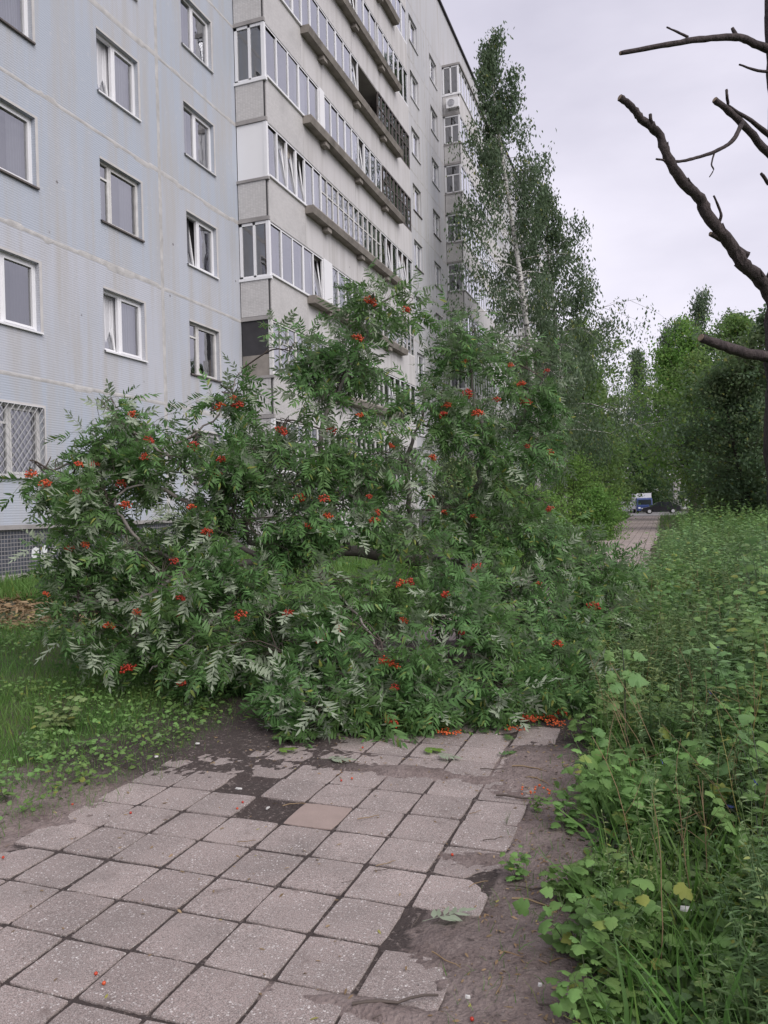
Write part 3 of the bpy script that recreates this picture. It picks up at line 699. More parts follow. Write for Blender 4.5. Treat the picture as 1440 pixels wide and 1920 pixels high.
def thin_tubes(lines, seg=4):
    """lines: (points, r0, r1) -> triangle mesh of thin tapered tubes"""
    V = []; Fc = []; n0 = 0
    for pts, r0, r1 in lines:
        pts = np.asarray(pts, float); m = len(pts); t = nrm(np.gradient(pts, axis=0)); a = nrm(np.cross(t, np.array([.31, .17, .93]))); b = np.cross(t, a)
        rad = np.linspace(r0, r1, m)[:, None]
        ang = 2 * np.pi * np.arange(seg) / seg
        ringv = pts[:, None, :] + (a[:, None, :] * np.cos(ang)[None, :, None] + b[:, None, :] * np.sin(ang)[None, :, None]) * rad[:, None, :]
        V.append(ringv.reshape(-1, 3))
        i, j = np.meshgrid(np.arange(m - 1), np.arange(seg), indexing='ij'); q = (j + 1) % seg
        A = n0 + i * seg + j; B = n0 + i * seg + q; C_ = A + seg; D = B + seg
        Fc.append(np.stack([A, B, D], -1).reshape(-1, 3)); Fc.append(np.stack([A, D, C_], -1).reshape(-1, 3)); n0 += m * seg
    return np.concatenate(V), np.concatenate(Fc)

# leaf shapes (x along the leaf, y across, z its upper side)
def leaflet(L_, w, fold=.25, bend=.15):
    xs = [0, .3, .68, 1.0]; ws = [0, 1., .72, 0]
    v = [(0, 0, 0), (.3 * L_, w, fold * w), (.3 * L_, -w, fold * w), (.68 * L_, .72 * w, fold * w * .7 - bend * L_ * .46), (.68 * L_, -.72 * w, fold * w * .7 - bend * L_ * .46), (L_, 0, -bend * L_)]
    f = [(0, 2, 1), (1, 2, 4), (1, 4, 3), (3, 4, 5)]
    return np.array(v), np.array(f)
def pinnate(seed, L_=.185, pairs=6, ll=.056, w=.0080, ang=66, hang=.25, curl=.9):
    r = random.Random(seed); parts = []
    rz = lambda x: -curl * x * x * 1.4
    for i in range(pairs):
        q = (i + .9) / (pairs + .3); x = L_ * (.16 + .80 * q * .98)
        l = ll * (.72 + .5 * math.sin(math.pi * min(1, q * .8 + .15))) * r.uniform(.88, 1.08)
        for s in (-1, 1):
            v, f = leaflet(l, w * r.uniform(.85, 1.15), .3, r.uniform(.05, .3))
            if r.random() < .05: continue
            a = math.radians(ang - 22 * q + r.uniform(-17, 17)) * s; ca, sa = math.cos(a), math.sin(a)
            h = -hang + r.uniform(-.4, .3); hz = math.sin(h); hc = math.cos(h)
            vv = np.stack([v[:, 0] * ca * hc - v[:, 1] * sa, v[:, 0] * sa * hc + v[:, 1] * ca, v[:, 2] + v[:, 0] * hz], -1)
            parts.append((vv + np.array([x, 0, rz(x)]), f))
    v, f = leaflet(ll * .95, w, .3, .2); parts.append((v + np.array([L_, 0, rz(L_)]), f))
    n = 5; xs = np.linspace(0, L_, n); v = []
    for x in xs: v += [(x, .0013, rz(x)), (x, -.0013, rz(x))]
    f = []
    for i in range(n - 1): f += [(2 * i, 2 * i + 1, 2 * i + 3), (2 * i, 2 * i + 3, 2 * i + 2)]
    parts.append((np.array(v), np.array(f)))
    return joinvf(parts)
def lobed(L_=1.0, seed=0):
    r = random.Random(seed)
    out = [(0, .0), (-.08, .14), (-.04, .32), (.10, .47), (.24, .46), (.31, .36), (.42, .47), (.56, .46), (.64, .33), (.74, .27), (.88, .15), (1.0, .0)]
    pts = [(x, y) for x, y in out] + [(x, -y) for x, y in out[-2:0:-1]]
    v = [(.38, 0, .05)] + [(x * r.uniform(.94, 1.06), y * r.uniform(.88, 1.1), -abs(y) * .25 - .18 * x * x + r.uniform(-.045, .045)) for x, y in pts]
    m = len(pts); f = [(0, 1 + (i + 1) % m, 1 + i) for i in range(m)]
    return np.array(v) * L_, np.array(f)
def ovate(L_=1.0, w=.36, seed=0):
    r = random.Random(seed)
    out = [(0, 0), (.10, w * .75), (.34, w), (.62, w * .72), (.85, w * .32), (1.0, 0)]
    pts = out + [(x, -y) for x, y in out[-2:0:-1]]
    v = [(.42, 0, .03)] + [(x, y, .05 * abs(y) / w - .18 * x * x + r.uniform(-.025, .025)) for x, y in pts]
    m = len(pts); f = [(0, 1 + (i + 1) % m, 1 + i) for i in range(m)]
    return np.array(v) * L_, np.array(f)
def narrow(L_=1.0, w=.075, seed=0, bend=.35):
    v = [(0, 0, 0), (.35, w, .0), (.35, -w, .0), (.7, w * .8, -bend * .45), (.7, -w * .8, -bend * .45), (1.0, 0, -bend)]
    return np.array(v) * L_, np.array([(0, 2, 1), (1, 2, 4), (1, 4, 3), (3, 4, 5)])
def diamond(asp=.62): return np.array([(-.5, 0, 0), (0, asp / 2, .08), (.5, 0, -.05), (0, -asp / 2, .08)]), np.array([(0, 1, 2, 3)])

# ------------------------------------------------------------------ the fallen rowan
rr = np.random.RandomState(21)
rowan = tag(link('rowan_tree', None, loc=tuple(gpix(1000, 1240)[:2]) + (0.0,)), 'fallen rowan tree with clusters of red berries lying across the path', 'tree')
RL = np.array(rowan.location)
def smooth_line(P, n=6):
    P = np.array(P, float); m = len(P); out = []
    for i in range(m - 1):
        p0, p1, p2, p3 = P[max(i - 1, 0)], P[i], P[i + 1], P[min(i + 2, m - 1)]
        for t in np.arange(n) / n: out.append(.5 * ((2 * p1) + (-p0 + p2) * t + (2 * p0 - 5 * p1 + 4 * p2 - p3) * t * t + (-p0 + 3 * p1 - 3 * p2 + p3) * t ** 3))
    out.append(P[-1]); return np.array(out)
limbs_px = [  # (x, y in the photo, metres ahead), radius at start and end
    ([(1075, 1215, 10.2), (960, 1105, 9.4), (860, 1062, 8.7), (760, 1047, 8.2), (650, 1034, 7.8), (560, 1030, 7.5), (490, 1052, 7.2), (390, 1050, 7.0)], .085, .030),
    ([(560, 1030, 7.5), (470, 1015, 7.3), (455, 960, 7.2), (380, 900, 7.1), (300, 845, 7.1), (235, 800, 7.2)], .034, .010),
    ([(490, 1052, 7.2), (420, 1000, 7.0), (330, 930, 6.9), (180, 875, 7.0), (90, 880, 7.1)], .030, .009),
    ([(390, 1050, 7.0), (300, 1040, 6.8), (240, 990, 6.7), (215, 940, 6.7), (270, 900, 6.7)], .022, .008),
    ([(760, 1047, 8.2), (770, 960, 8.0), (762, 870, 7.8), (785, 790, 7.8), (800, 720, 7.9)], .036, .012),
    ([(650, 1034, 7.8), (620, 930, 7.5), (600, 820, 7.4), (640, 720, 7.4), (690, 620, 7.5), (720, 565, 7.5)], .034, .008),
    ([(860, 1062, 8.7), (880, 960, 8.4), (905, 850, 8.2), (890, 740, 8.1), (880, 640, 8.1)], .034, .009),
    ([(860, 1062, 8.7), (930, 930, 8.6), (960, 820, 8.4), (1000, 750, 8.4), (1025, 700, 8.4)], .028, .008),
    ([(806, 1036, 8.2), (775, 1010, 7.9), (700, 950, 7.6), (620, 920, 7.2), (540, 905, 6.9)], .026, .009),
    ([(717, 1110, 7.9), (667, 1114, 7.4), (600, 1150, 6.9), (560, 1230, 6.4), (590, 1330, 5.9)], .040, .007),
    ([(650, 1034, 7.8), (600, 1070, 7.0), (640, 1120, 6.6), (690, 1180, 6.3), (720, 1240, 6.1)], .020, .007),
    ([(960, 1105, 9.4), (900, 1150, 8.2), (870, 1235, 6.9), (825, 1285, 6.3), (780, 1330, 5.9)], .034, .008),
    ([(960, 1105, 9.4), (1020, 1150, 8.4), (1040, 1230, 7.2), (1000, 1310, 6.2), (960, 1350, 5.9)], .030, .007),
    ([(960, 1105, 9.4), (1040, 1090, 9.0), (1100, 1110, 8.6), (1140, 1080, 8.5)], .028, .007),
    ([(390, 1050, 7.0), (330, 1080, 6.7), (270, 1120, 6.6), (190, 1130, 6.6), (110, 1110, 6.8)], .024, .007),
    ([(490, 1052, 7.2), (440, 1120, 6.7), (390, 1170, 6.4), (330, 1220, 6.3), (280, 1260, 6.3)], .024, .007),
    ([(300, 845, 7.1), (400, 790, 7.3), (440, 720, 7.4), (455, 690, 7.4)], .012, .005)]
limbs = []
for px, r0, r1 in limbs_px:
    P = smooth_line([pix(*q) for q in px]); P[:, 2] = np.maximum(P[:, 2], .03 + r0 * .6); P[1:-1] += rr.normal(size=(len(P) - 2, 3)) * .012
    limbs.append((P, r0, r1))
for i, (P, r0, r1) in enumerate(limbs):
    MB().tube(P - RL, np.linspace(r0, r1, len(P)), 8 if i == 0 else 6, True, .06).build('trunk' if i == 0 else 'branch', M['bark'], rowan)
allP = np.concatenate([P for P, _, _ in limbs]); allT = np.concatenate([np.gradient(P, axis=0) for P, _, _ in limbs])
# where the crown's masses lie: photo x, y, metres ahead, half width and half height (pixels), half depth (m), weight
lobes = [(155, 908, 7.1, 45, 40, .25, .65), (235, 815, 7.15, 95, 38, .35, .85), (200, 960, 6.9, 110, 110, .4, 1.2), (345, 905, 7.0, 110, 75, .4, 1.0), (440, 745, 7.4, 25, 25, .15, .16),
         (165, 1100, 6.7, 70, 80, .35, .8), (300, 1090, 6.5, 150, 110, .45, 1.5), (420, 1190, 6.5, 130, 90, .45, 1.2), (250, 1200, 6.5, 60, 50, .25, .5), (330, 1250, 6.5, 60, 35, .2, .4),
         (700, 585, 7.5, 65, 25, .25, .8), (640, 655, 7.45, 60, 50, .3, 1.0), (635, 745, 7.4, 80, 70, .4, 1.15), (550, 865, 7.2, 105, 70, .45, 1.25), (690, 860, 7.4, 120, 100, .5, 1.6),
         (880, 635, 8.1, 40, 30, .25, .4), (870, 705, 8.1, 100, 50, .4, .85), (975, 730, 8.4, 70, 60, .35, .6), (800, 800, 7.8, 80, 60, .4, .8), (925, 850, 8.3, 90, 100, .5, .95), (1015, 850, 8.5, 35, 50, .3, .25),
         (470, 980, 6.9, 140, 90, .5, 1.5), (650, 960, 7.2, 150, 80, .5, 1.6), (830, 960, 8.0, 130, 80, .5, 1.3), (560, 1090, 6.7, 150, 80, .45, 1.4), (780, 1110, 7.2, 150, 80, .5, 1.5), (940, 1000, 8.4, 100, 70, .5, .9),
         (960, 1110, 7.9, 130, 90, .6, 1.5), (1080, 1090, 8.4, 90, 70, .5, 1.0), (1105, 1140, 8.2, 50, 55, .4, .8), (1055, 1045, 8.7, 70, 42, .35, .8), (1112, 1088, 8.5, 42, 38, .3, .6), (1000, 1180, 7.3, 120, 70, .5, 1.0), (1120, 1170, 7.6, 60, 60, .4, .8), (135, 1010, 6.8, 40, 50, .3, .5), (145, 1165, 6.7, 45, 35, .3, .4), (190, 765, 7.2, 40, 20, .2, .22), (550, 660, 7.4, 25, 25, .2, .18), (480, 850, 7.2, 50, 35, .3, .45), (520, 1220, 6.2, 130, 80, .4, 1.2), (700, 1230, 6.1, 140, 80, .45, 1.5), (870, 1210, 6.5, 140, 80, .5, 1.5),
         (1040, 1210, 7.0, 110, 80, .5, 1.3), (620, 1310, 5.75, 110, 50, .3, 1.0), (760, 1310, 5.8, 110, 50, .3, 1.0), (920, 1300, 5.95, 130, 50, .35, 1.2), (1050, 1290, 6.2, 80, 50, .35, .8), (1120, 1220, 7.2, 60, 60, .4, .5)]
sub_lines = []; tw_lines = []; leaf_P = []; leaf_D = []; leaf_N = []
lobes += [(bx_, by_ - 6, dd_, 16, 13, .10, .13) for bx_, by_, dd_ in ((1025, 694, 8.4), (957, 684, 8.3), (437, 745, 7.4), (410, 760, 7.35), (763, 579, 7.5), (82, 890, 7.1), (1030, 848, 8.5), (990, 835, 8.4), (985, 752, 8.4), (1030, 953, 8.5), (363, 835, 7.1), (529, 806, 7.2), (280, 823, 7.1), (837, 760, 7.8), (895, 773, 8.1), (112, 908, 7.1), (500, 900, 7.0), (420, 930, 6.9))]
LEAF_TOTAL = 12600; wsum = sum(l[6] * (l[2] / 7) ** 0 for l in lobes)
for (x, y, d, rx, ry, rd, wt) in lobes:
    kk = .68 if y < 780 else .86 if y < 900 else .92; rx, ry = rx * kk, ry * kk; wt = wt * (.62 if y < 780 else .85 if y < 900 else 1.0); C0 = pix(x, y, d); ax = RT * rx * d / FPX; ay = UP * ry * d / FPX; az = FW * rd
    j = np.argmin(((allP - C0) ** 2).sum(1)); start = allP[j]
    br = smooth_line([start, (start * .45 + C0 * .55) + rr.normal(size=3) * .06 + np.array([0, 0, .05]), C0], 4)
    sub_lines.append((br, .010, .006))
    nleaf = LEAF_TOTAL * wt / wsum; nsub = max(5, int(nleaf / 28)); ntw = max(1, int(round(nleaf / nsub / 6.5)))
    for s in range(nsub):
        q = rand_dirs(1, rr)[0] * rr.uniform(.35, 1.0) ** .5
        E = C0 + ax * q[0] + ay * q[1] + az * q[2]; E[2] = max(E[2], .05)
        st = br[rr.randint(2, len(br))]
        sb = smooth_line([st, st * .5 + E * .5 + rr.normal(size=3) * .05 + np.array([0, 0, .05]), E], 3); sb[:, 2] = np.maximum(sb[:, 2], .03)
        sub_lines.append((sb, .006, .0028))
        out = nrm(E - C0)
        for k in range(ntw):
            b = sb[rr.randint(max(1, len(sb) - 4), len(sb))]
            dr = nrm(out * .8 + nrm(b - start) * .4 + rand_dirs(1, rr)[0] * .9 + np.array([0, 0, .05]))
            tw = curve3(b, dr, rr.uniform(.12, .34), 5, 2.2, .10, rr); tw[:, 2] = np.maximum(tw[:, 2], .02)
            tw_lines.append((tw, .0026, .0014))
            nl = rr.randint(5, 9); tt = np.gradient(tw, axis=0)
            for q2 in range(nl):
                f = .25 + .75 * q2 / (nl - 1); i0 = min(int(f * 5), 4); p = tw[i0] + (tw[i0 + 1] - tw[i0]) * (f * 5 - i0)
                t = nrm(tt[i0]); a = q2 * 2.4 + rr.uniform(0, .8); s1 = nrm(np.cross(t, np.array([.2, .1, 1.]))); s2 = np.cross(t, s1)
                ld = nrm(t * (.5 + .9 * (q2 == nl - 1)) + (s1 * math.cos(a) + s2 * math.sin(a)) * .85 + np.array([0, 0, -.22]))
                leaf_P.append(p); leaf_D.append(ld); leaf_N.append(nrm(np.array([0, 0, 1.0]) + rr.normal(size=3) * .55 + (out * .35)))
leaf_P = np.array(leaf_P); leaf_D = np.array(leaf_D); leaf_N = np.array(leaf_N)
# fronds torn away along the stretches where the bare limbs lie open
lx, ly, lk = to_px(leaf_P + leaf_D * .09); bare = np.zeros(len(leaf_P), bool)
for (xa, ya, xb, yb, dm, wd) in ((610, 1032, 770, 1048, 8.1, 13), (660, 1114, 725, 1110, 7.8, 14), (762, 870, 788, 780, 7.8, 20), (310, 850, 390, 905, 7.1, 17), (215, 945, 262, 1030, 6.75, 15), (462, 1005, 494, 1052, 7.2, 17), (775, 1008, 808, 1036, 8.0, 18), (600, 1065, 670, 1150, 6.9, 14), (830, 1285, 868, 1238, 6.6, 16)):
    t = np.clip(((lx - xa) * (xb - xa) + (ly - ya) * (yb - ya)) / ((xb - xa) ** 2 + (yb - ya) ** 2), 0, 1); bare |= (np.hypot(lx - xa - t * (xb - xa), ly - ya - t * (yb - ya)) < wd) & (lk < dm + .1) & (rr.rand(len(lx)) < .8)
leaf_P, leaf_D, leaf_N = leaf_P[~bare], leaf_D[~bare], leaf_N[~bare]
# on the windward left side and along the foot the leaves were blown over and show their pale undersides
lx, ly, lk = to_px(leaf_P)
turn = rr.rand(len(leaf_P)) < np.where((lx < 460) | ((ly > 1130) & (lx < 640)), .66, .18)
leaf_N[turn] = nrm(leaf_N[turn] * -.25 - FW * .45 + np.array([0, 0, -.75]) + rr.normal(size=(turn.sum(), 3)) * .35)
leaf_D[turn] = nrm(leaf_D[turn] + np.array([0, 0, -.55]))
leaf_S = rr.uniform(.88, 1.42, len(leaf_P))
tip = leaf_P + leaf_D * .18 * leaf_S[:, None]
low = tip[:, 2] < .02; leaf_D[low, 2] += (.03 - tip[low, 2]) / .17; leaf_D = nrm(leaf_D)
leaf_R = frames(leaf_D, leaf_N)
variants = [pinnate(s + 60, pairs=random.choice([5, 6, 6, 7]), ang=random.uniform(58, 76), hang=random.uniform(.05, .6), curl=random.uniform(.4, 1.8)) for s in range(14)]
which = rr.randint(0, 14, len(leaf_P))
# single leaves: the front-most one in each small patch of the crown
lx, ly, lk = to_px(leaf_P + leaf_D * .08); cell = (lx // 34).astype(int) * 1000 + (ly // 34).astype(int); order = np.argsort(lk); seen = {}; pick = []
for i in order:
    if cell[i] not in seen: seen[cell[i]] = 1; pick.append(i)
pick = np.array(pick); pick = pick[np.argsort(lk[pick])][:300]
var_me = [mesh_np('leaf', v, f, M['rowan']) for v, f in variants]
for i in pick:
    m = Matrix([[float(leaf_R[i][a][b] * leaf_S[i]) for b in range(3)] + [float(leaf_P[i][a] - RL[a])] for a in range(3)] + [[0, 0, 0, 1]])
    link('leaf', var_me[which[i]], rowan, mtx=m)
rest = np.ones(len(leaf_P), bool); rest[pick] = False
V, Fc = joinvf([instance(variants[w][0], variants[w][1], leaf_R[rest & (which == w)], leaf_P[rest & (which == w)] - RL, leaf_S[rest & (which == w)]) for w in range(14)])
tag(link('foliage', mesh_np('foliage', V, Fc, M['rowan']), rowan), kind='stuff')
V, Fc = thin_tubes(sub_lines + tw_lines, 3); tag(link('twigs', mesh_np('twigs', V - RL, Fc, M['twig'], True), rowan), kind='stuff')
# berry clusters
def ico():
    p = (1 + 5 ** .5) / 2; v = nrm(np.array([(-1, p, 0), (1, p, 0), (-1, -p, 0), (1, -p, 0), (0, -1, p), (0, 1, p), (0, -1, -p), (0, 1, -p), (p, 0, -1), (p, 0, 1), (-p, 0, -1), (-p, 0, 1)], float))
    return v, np.array([(0, 11, 5), (0, 5, 1), (0, 1, 7), (0, 7, 10), (0, 10, 11), (1, 5, 9), (5, 11, 4), (11, 10, 2), (10, 7, 6), (7, 1, 8), (3, 9, 4), (3, 4, 2), (3, 2, 6), (3, 6, 8), (3, 8, 9), (4, 9, 5), (2, 4, 11), (6, 2, 10), (8, 6, 7), (9, 8, 1)])
IV, IF = ico()
def cluster(seed, n=46, R=.052, flat=.5):
    r = np.random.RandomState(seed); d = rand_dirs(n, r); p = d * (r.rand(n, 1) ** .45) * R * np.array([1.15, 1, flat]); p[:, 2] += -.25 * (p[:, 0] ** 2 + p[:, 1] ** 2) / R
    v, f = instance(IV, IF, np.repeat(np.eye(3)[None], n, 0), p, r.uniform(.0066, .0090, n)); return mesh_np('berry_cluster', v, f, M['berry'], True), p
def stalks(p, name='stalk'):
    return mesh_np(name, *thin_tubes([(np.array([(0, 0, .06), q * .4 + np.array([0, 0, .028]), q]), .0016, .0009) for q in p[::2]], 3), M['stem'])
CL = [cluster(s, n, R, fl) for s, n, R, fl in ((1, 52, .056, .5), (2, 40, .046, .55), (3, 60, .062, .45), (4, 34, .042, .6), (5, 46, .050, .7))]
SK = [stalks(p) for _, p in CL]
berry_px = [(695, 563), (763, 579), (671, 632), (873, 677), (957, 684), (977, 718), (1025, 694), (985, 752), (932, 748), (878, 737), (837, 758), (830, 775), (895, 773), (675, 777), (622, 806), (529, 806), (250, 776), (280, 823), (363, 835), (272, 856), (416, 860), (410, 760), (445, 757), (437, 745), (58, 888), (85, 905), (148, 868), (176, 870), (147, 920), (228, 906), (236, 945), (358, 949), (388, 996), (409, 888), (608, 934), (562, 932), (616, 966), (578, 986), (692, 930), (707, 960), (702, 975), (835, 960), (888, 968), (809, 930), (1030, 848), (1030, 953), (990, 835), (890, 1062), (1010, 1094), (160, 1020), (130, 1027), (325, 1050), (338, 1120), (333, 1150), (257, 1147), (205, 1172), (87, 1112), (239, 1251), (340, 1280), (449, 1152), (540, 1148), (635, 1175), (600, 1195), (749, 1092), (770, 1090), (757, 1162), (835, 1113), (735, 1243), (718, 1236), (740, 1288), (735, 1350), (800, 1350), (992, 1345), (1037, 1353), (1055, 1335), (1045, 1205), (865, 1185), (1113, 1135), (735, 835), (812, 857)]
nb = 0
for (x, y) in berry_px:
    dd = (lx - x) ** 2 + (ly - y) ** 2; near = dd < 45 ** 2
    d = np.percentile(lk[near], 7) - .02 if near.sum() > 3 else lk[np.argmin(dd)]
    P = pix(x, y, d); P[2] = max(P[2], .045); v = nb % 5; nb += 1
    o = link('berry_cluster', CL[v][0], rowan, tuple(P - RL), (random.uniform(-.5, .5), random.uniform(-.5, .5), random.uniform(0, 6.3))); s = random.uniform(.7, 1.2); o.scale = (s, s, s)
    link('stalk', SK[v], o)

# ------------------------------------------------------------------ trees
def tree(name, label, base, h, crown0, R, prof, nl, leafmat, barkmat, size, nleaf, seed, r_trunk, lean=(0, 0), droop=.25, elev=(5, 60), strands=0, trunks=1, group=None, sub=5, spread=.30, cat='tree'):
    r = np.random.RandomState(seed); b = np.array([base[0], base[1], float(gz(base[0], base[1]))])
    root = tag(link(name, None, loc=tuple(b)), label, cat, group); lines = []; anchors = []
    for ti in range(trunks):
        ln = np.array([lean[0], lean[1], 0.]) + (r.normal(size=3) * .09 * (trunks > 1)) * np.array([1, 1, 0]); hh = h * (1 if ti == 0 else r.uniform(.78, .95)); zt = np.linspace(0, 1, 12)
        tp = np.stack([ln[0] * hh * zt ** 1.3 + np.sin(zt * 5 + ti) * .012 * h, ln[1] * hh * zt ** 1.3 + np.cos(zt * 4 + ti) * .010 * h, zt * hh], -1); tp[:, :2] -= tp[0, :2]
        rad = r_trunk * (1 - .92 * zt ** 1.1) + .004 * h * .1; rad[0] *= 1.35
        MB().tube([tuple(q) for q in tp], list(rad), 9, True, .05).build('trunk', barkmat, root)
        for i in range(nl):
            t = (i + r.rand()) / nl; z = crown0 + (.985 - crown0) * t; q = z * 11; i0 = min(int(q), 10); p = tp[i0] + (tp[i0 + 1] - tp[i0]) * (q - i0)
            az = i * 2.399 + r.rand() * .9; Lr = R * prof(t) * (r.uniform(.45, 1.3) if strands else r.uniform(.62, 1.15)); el = math.radians(elev[0] + (elev[1] - elev[0]) * t + r.uniform(-12, 12))
            d = np.array([math.cos(az) * math.cos(el), math.sin(az) * math.cos(el), math.sin(el)])
            lb = curve3(p, d, max(Lr, .3), 7, droop / max(R, 1) * 1.6, .10, r); lines.append((lb, max(.012, r_trunk * .30 * (1 - .75 * t)), .006)); anchors.append(lb[5:] if strands else lb[3:])
            for s in range(sub):
                k = r.randint(3 if strands else 1, 7); dd = nrm(nrm(lb[k + (k < 7)] - lb[k - 1]) + rand_dirs(1, r)[0] * .9)
                sb = curve3(lb[k], dd, Lr * r.uniform(.22, .5), 4, droop / max(R, 1) * 2.5, .14, r); anchors.append(sb)
                if s % 2 == 0: lines.append((sb, .012 if R > 1.5 else .006, .004))
                for s2 in range(2):
                    k2 = r.randint(1, 5); sc = curve3(sb[k2], nrm(rand_dirs(1, r)[0] + (sb[-1] - sb[0]) * .8), Lr * r.uniform(.10, .24), 3, .3, .15, r); anchors.append(sc[1:])
    A = np.concatenate(anchors)
    if strands:
        pick = A[r.randint(0, len(A), strands)]; L_ = r.uniform(.25, 1.0, strands) * strands_len(h); n = 8
        z = np.linspace(0, 1, n); sway = r.normal(size=(strands, 1, 2)) * .12
        st = np.repeat(pick[:, None, :], n, 1); st[:, :, 2] -= L_[:, None] * z[None]; st[:, :, :2] += sway * z[None, :, None] * L_[:, None, None] + r.normal(size=(strands, n, 2)) * .04
        A = np.concatenate([A[r.rand(len(A)) < .5], st.reshape(-1, 3), st.reshape(-1, 3)])
    idx = r.randint(0, len(A), nleaf); P = A[idx] + r.normal(size=(nleaf, 3)) * np.array([spread, spread, spread * .8])
    D = rand_dirs(nleaf, r) * (.6 if strands else 1) + np.array([0, 0, -.9 if strands else -.35]); Nn = rand_dirs(nleaf, r) + np.array([0, 0, .7])
    bv, bf = diamond(.46 if strands else .68); V, Fc = instance(bv, bf, frames(D, Nn), P, size * r.uniform(.6, 1.3, nleaf))
    link('crown', mesh_np('crown', V, Fc, leafmat), root)
    V, Fc = thin_tubes(lines, 3); link('limbs', mesh_np('limbs', V, Fc, barkmat, True), root)
    return root
def strands_len(h): return .065 * h
rnd_prof = lambda t: max(.15, math.sin(math.pi * min(1, .12 + t * .9)) ** .7)
birch_prof = lambda t: max(.10, (1 - t) ** .9 * (.6 + .4 * math.sin(min(1, t * 2.2) * math.pi / 2)))
def at(px, Y):
    """ground position at photo column px and distance Y along the path"""
    v = FW + RT * (px - 720) / FPX; return (v[0] / v[1] * Y, Y)
b1 = gpix(1005, 1001)
tree('birch_tree', 'tall white-trunked birch with drooping twigs beside the apartment block', (-6.3, 41.5), 26.2, .22, 6.8, birch_prof, 62, M['birch'], M['birchbark'], .20, 30000, 3, .21, (-.055, -.02), .7, (8, 48), 2300, spread=.20)
tree('birch_tree', 'lower second birch leaning out over the path behind the white-trunked one', (-5.2, 44.5), 19.5, .28, 6.6, birch_prof, 46, M['birch'], M['birchbark'], .20, 17000, 13, .16, (-.02, .0), .7, (10, 48), 1600, spread=.20)
tree('leafy_tree', 'olive-green leafy tree between the birch and the far path', at(1100, 58), 14.5, .06, 4.6, rnd_prof, 44, M['olive'], M['trunk'], .21, 18000, 4, .2, spread=.28)
tree('leafy_tree', 'bushy dark tree left of the path behind the fallen rowan', at(1045, 50), 11.5, .05, 4.2, rnd_prof, 40, M['deep'], M['trunk'], .20, 16000, 5, .18, spread=.28)
tree('leafy_tree', 'yellowish-green tree overhanging the far left edge of the path', at(1118, 70), 12.5, .06, 4.0, rnd_prof, 40, M['olive'], M['trunk'], .22, 15000, 6, .2, spread=.28)
tree('birch_tree', 'distant thin birch with two wispy tops above the path end', at(1266, 108), 28.5, .25, 5.0, birch_prof, 44, M['birch'], M['birchbark'], .38, 15000, 7, .25, (0, 0), .5, (20, 60), 900, trunks=2, spread=.5)
tree('birch_tree', 'distant small birch left of the two wispy tops', at(1205, 132), 26.5, .2, 5.0, birch_prof, 40, M['birch'], M['birchbark'], .38, 11000, 8, .22, (0, 0), .5, (20, 60), 700, spread=.5)
tree('maple_tree', 'mid green maple with leaning dark trunks beyond the parked black car', at(1300, 84), 19.5, .24, 5.8, rnd_prof, 46, M['mid'], M['trunk'], .29, 17000, 9, .30, (-.03, 0), trunks=3, spread=.34)
tree('maple_tree', 'broad green tree with pale tips right of the maple', at(1352, 66), 15.6, .10, 4.6, rnd_prof, 44, M['olive'], M['trunk'], .25, 16000, 10, .24, trunks=2, spread=.32)
tree('leafy_tree', 'dark dense bush at the right edge behind the weeds', at(1400, 46), 8.8, .03, 4.0, rnd_prof, 42, M['blue'], M['trunk'], .19, 17000, 12, .16, trunks=2, spread=.27)
tree('leafy_tree', 'dark low tree standing in front of the maple trunks', at(1362, 56), 7.2, .04, 3.0, rnd_prof, 36, M['deep'], M['trunk'], .2, 11000, 15, .15, spread=.27)
tree('leafy_tree', 'bluish-green tree crown showing above the cut stub', at(1392, 72), 16.8, .30, 5.4, rnd_prof, 36, M['blue'], M['trunk'], .27, 13000, 14, .2, spread=.32)
tree('leafy_tree', 'tall leafy tree rising behind the dead trunk', at(1458, 44), 10.8, .1, 3.6, rnd_prof, 40, M['blue'], M['trunk'], .2, 12000, 16, .2, spread=.28)
for n, (px, Y, h, R, mt, lab) in enumerate([(1205, 128, 11, 5.0, 'deep', 'dark bushy tree behind the parked van'), (1250, 150, 15, 8.0, 'blue', 'bluish far tree closing the end of the path'), (1330, 128, 19, 9.0, 'blue', 'wide far tree seen through the maple trunks'), (1420, 110, 17, 8.0, 'deep', 'far tree behind the right bushes'), (1130, 118, 13, 6, 'blue', 'far tree behind the yellowish-green one'), (1100, 130, 17, 7, 'deep', 'far tree at the end of the apartment block')]):
    tree('leafy_tree', lab, at(px, Y), h, .04, R, rnd_prof, 34, M[mt], M['trunk'], .5, 6500, 30 + n, .25, spread=.8, group='trees at the far end of the path')
# shrubs by the wall
for n, (px, Y, h, R, mt, lab) in enumerate([(860, 30, 3.0, 2.0, 'silver', 'grey-green shrub near the apartment wall behind the rowan'), (960, 34, 3.0, 2.0, 'deep', 'dark shrub at the foot of the birch'), (1075, 40, 3.6, 2.0, 'mid', 'round green shrub between birch and path'), (1120, 34, 2.0, 1.3, 'mid', 'low bright shrub on the left edge of the path'), (1010, 24, 1.7, 1.6, 'mid', 'low leafy bush behind the fallen crown')]):
    tree('shrub', lab, at(px, Y), h, .02, R, rnd_prof, 30, M[mt], M['trunk'], .10, 9000, 50 + n, .04, trunks=3, spread=.18, cat='shrub')

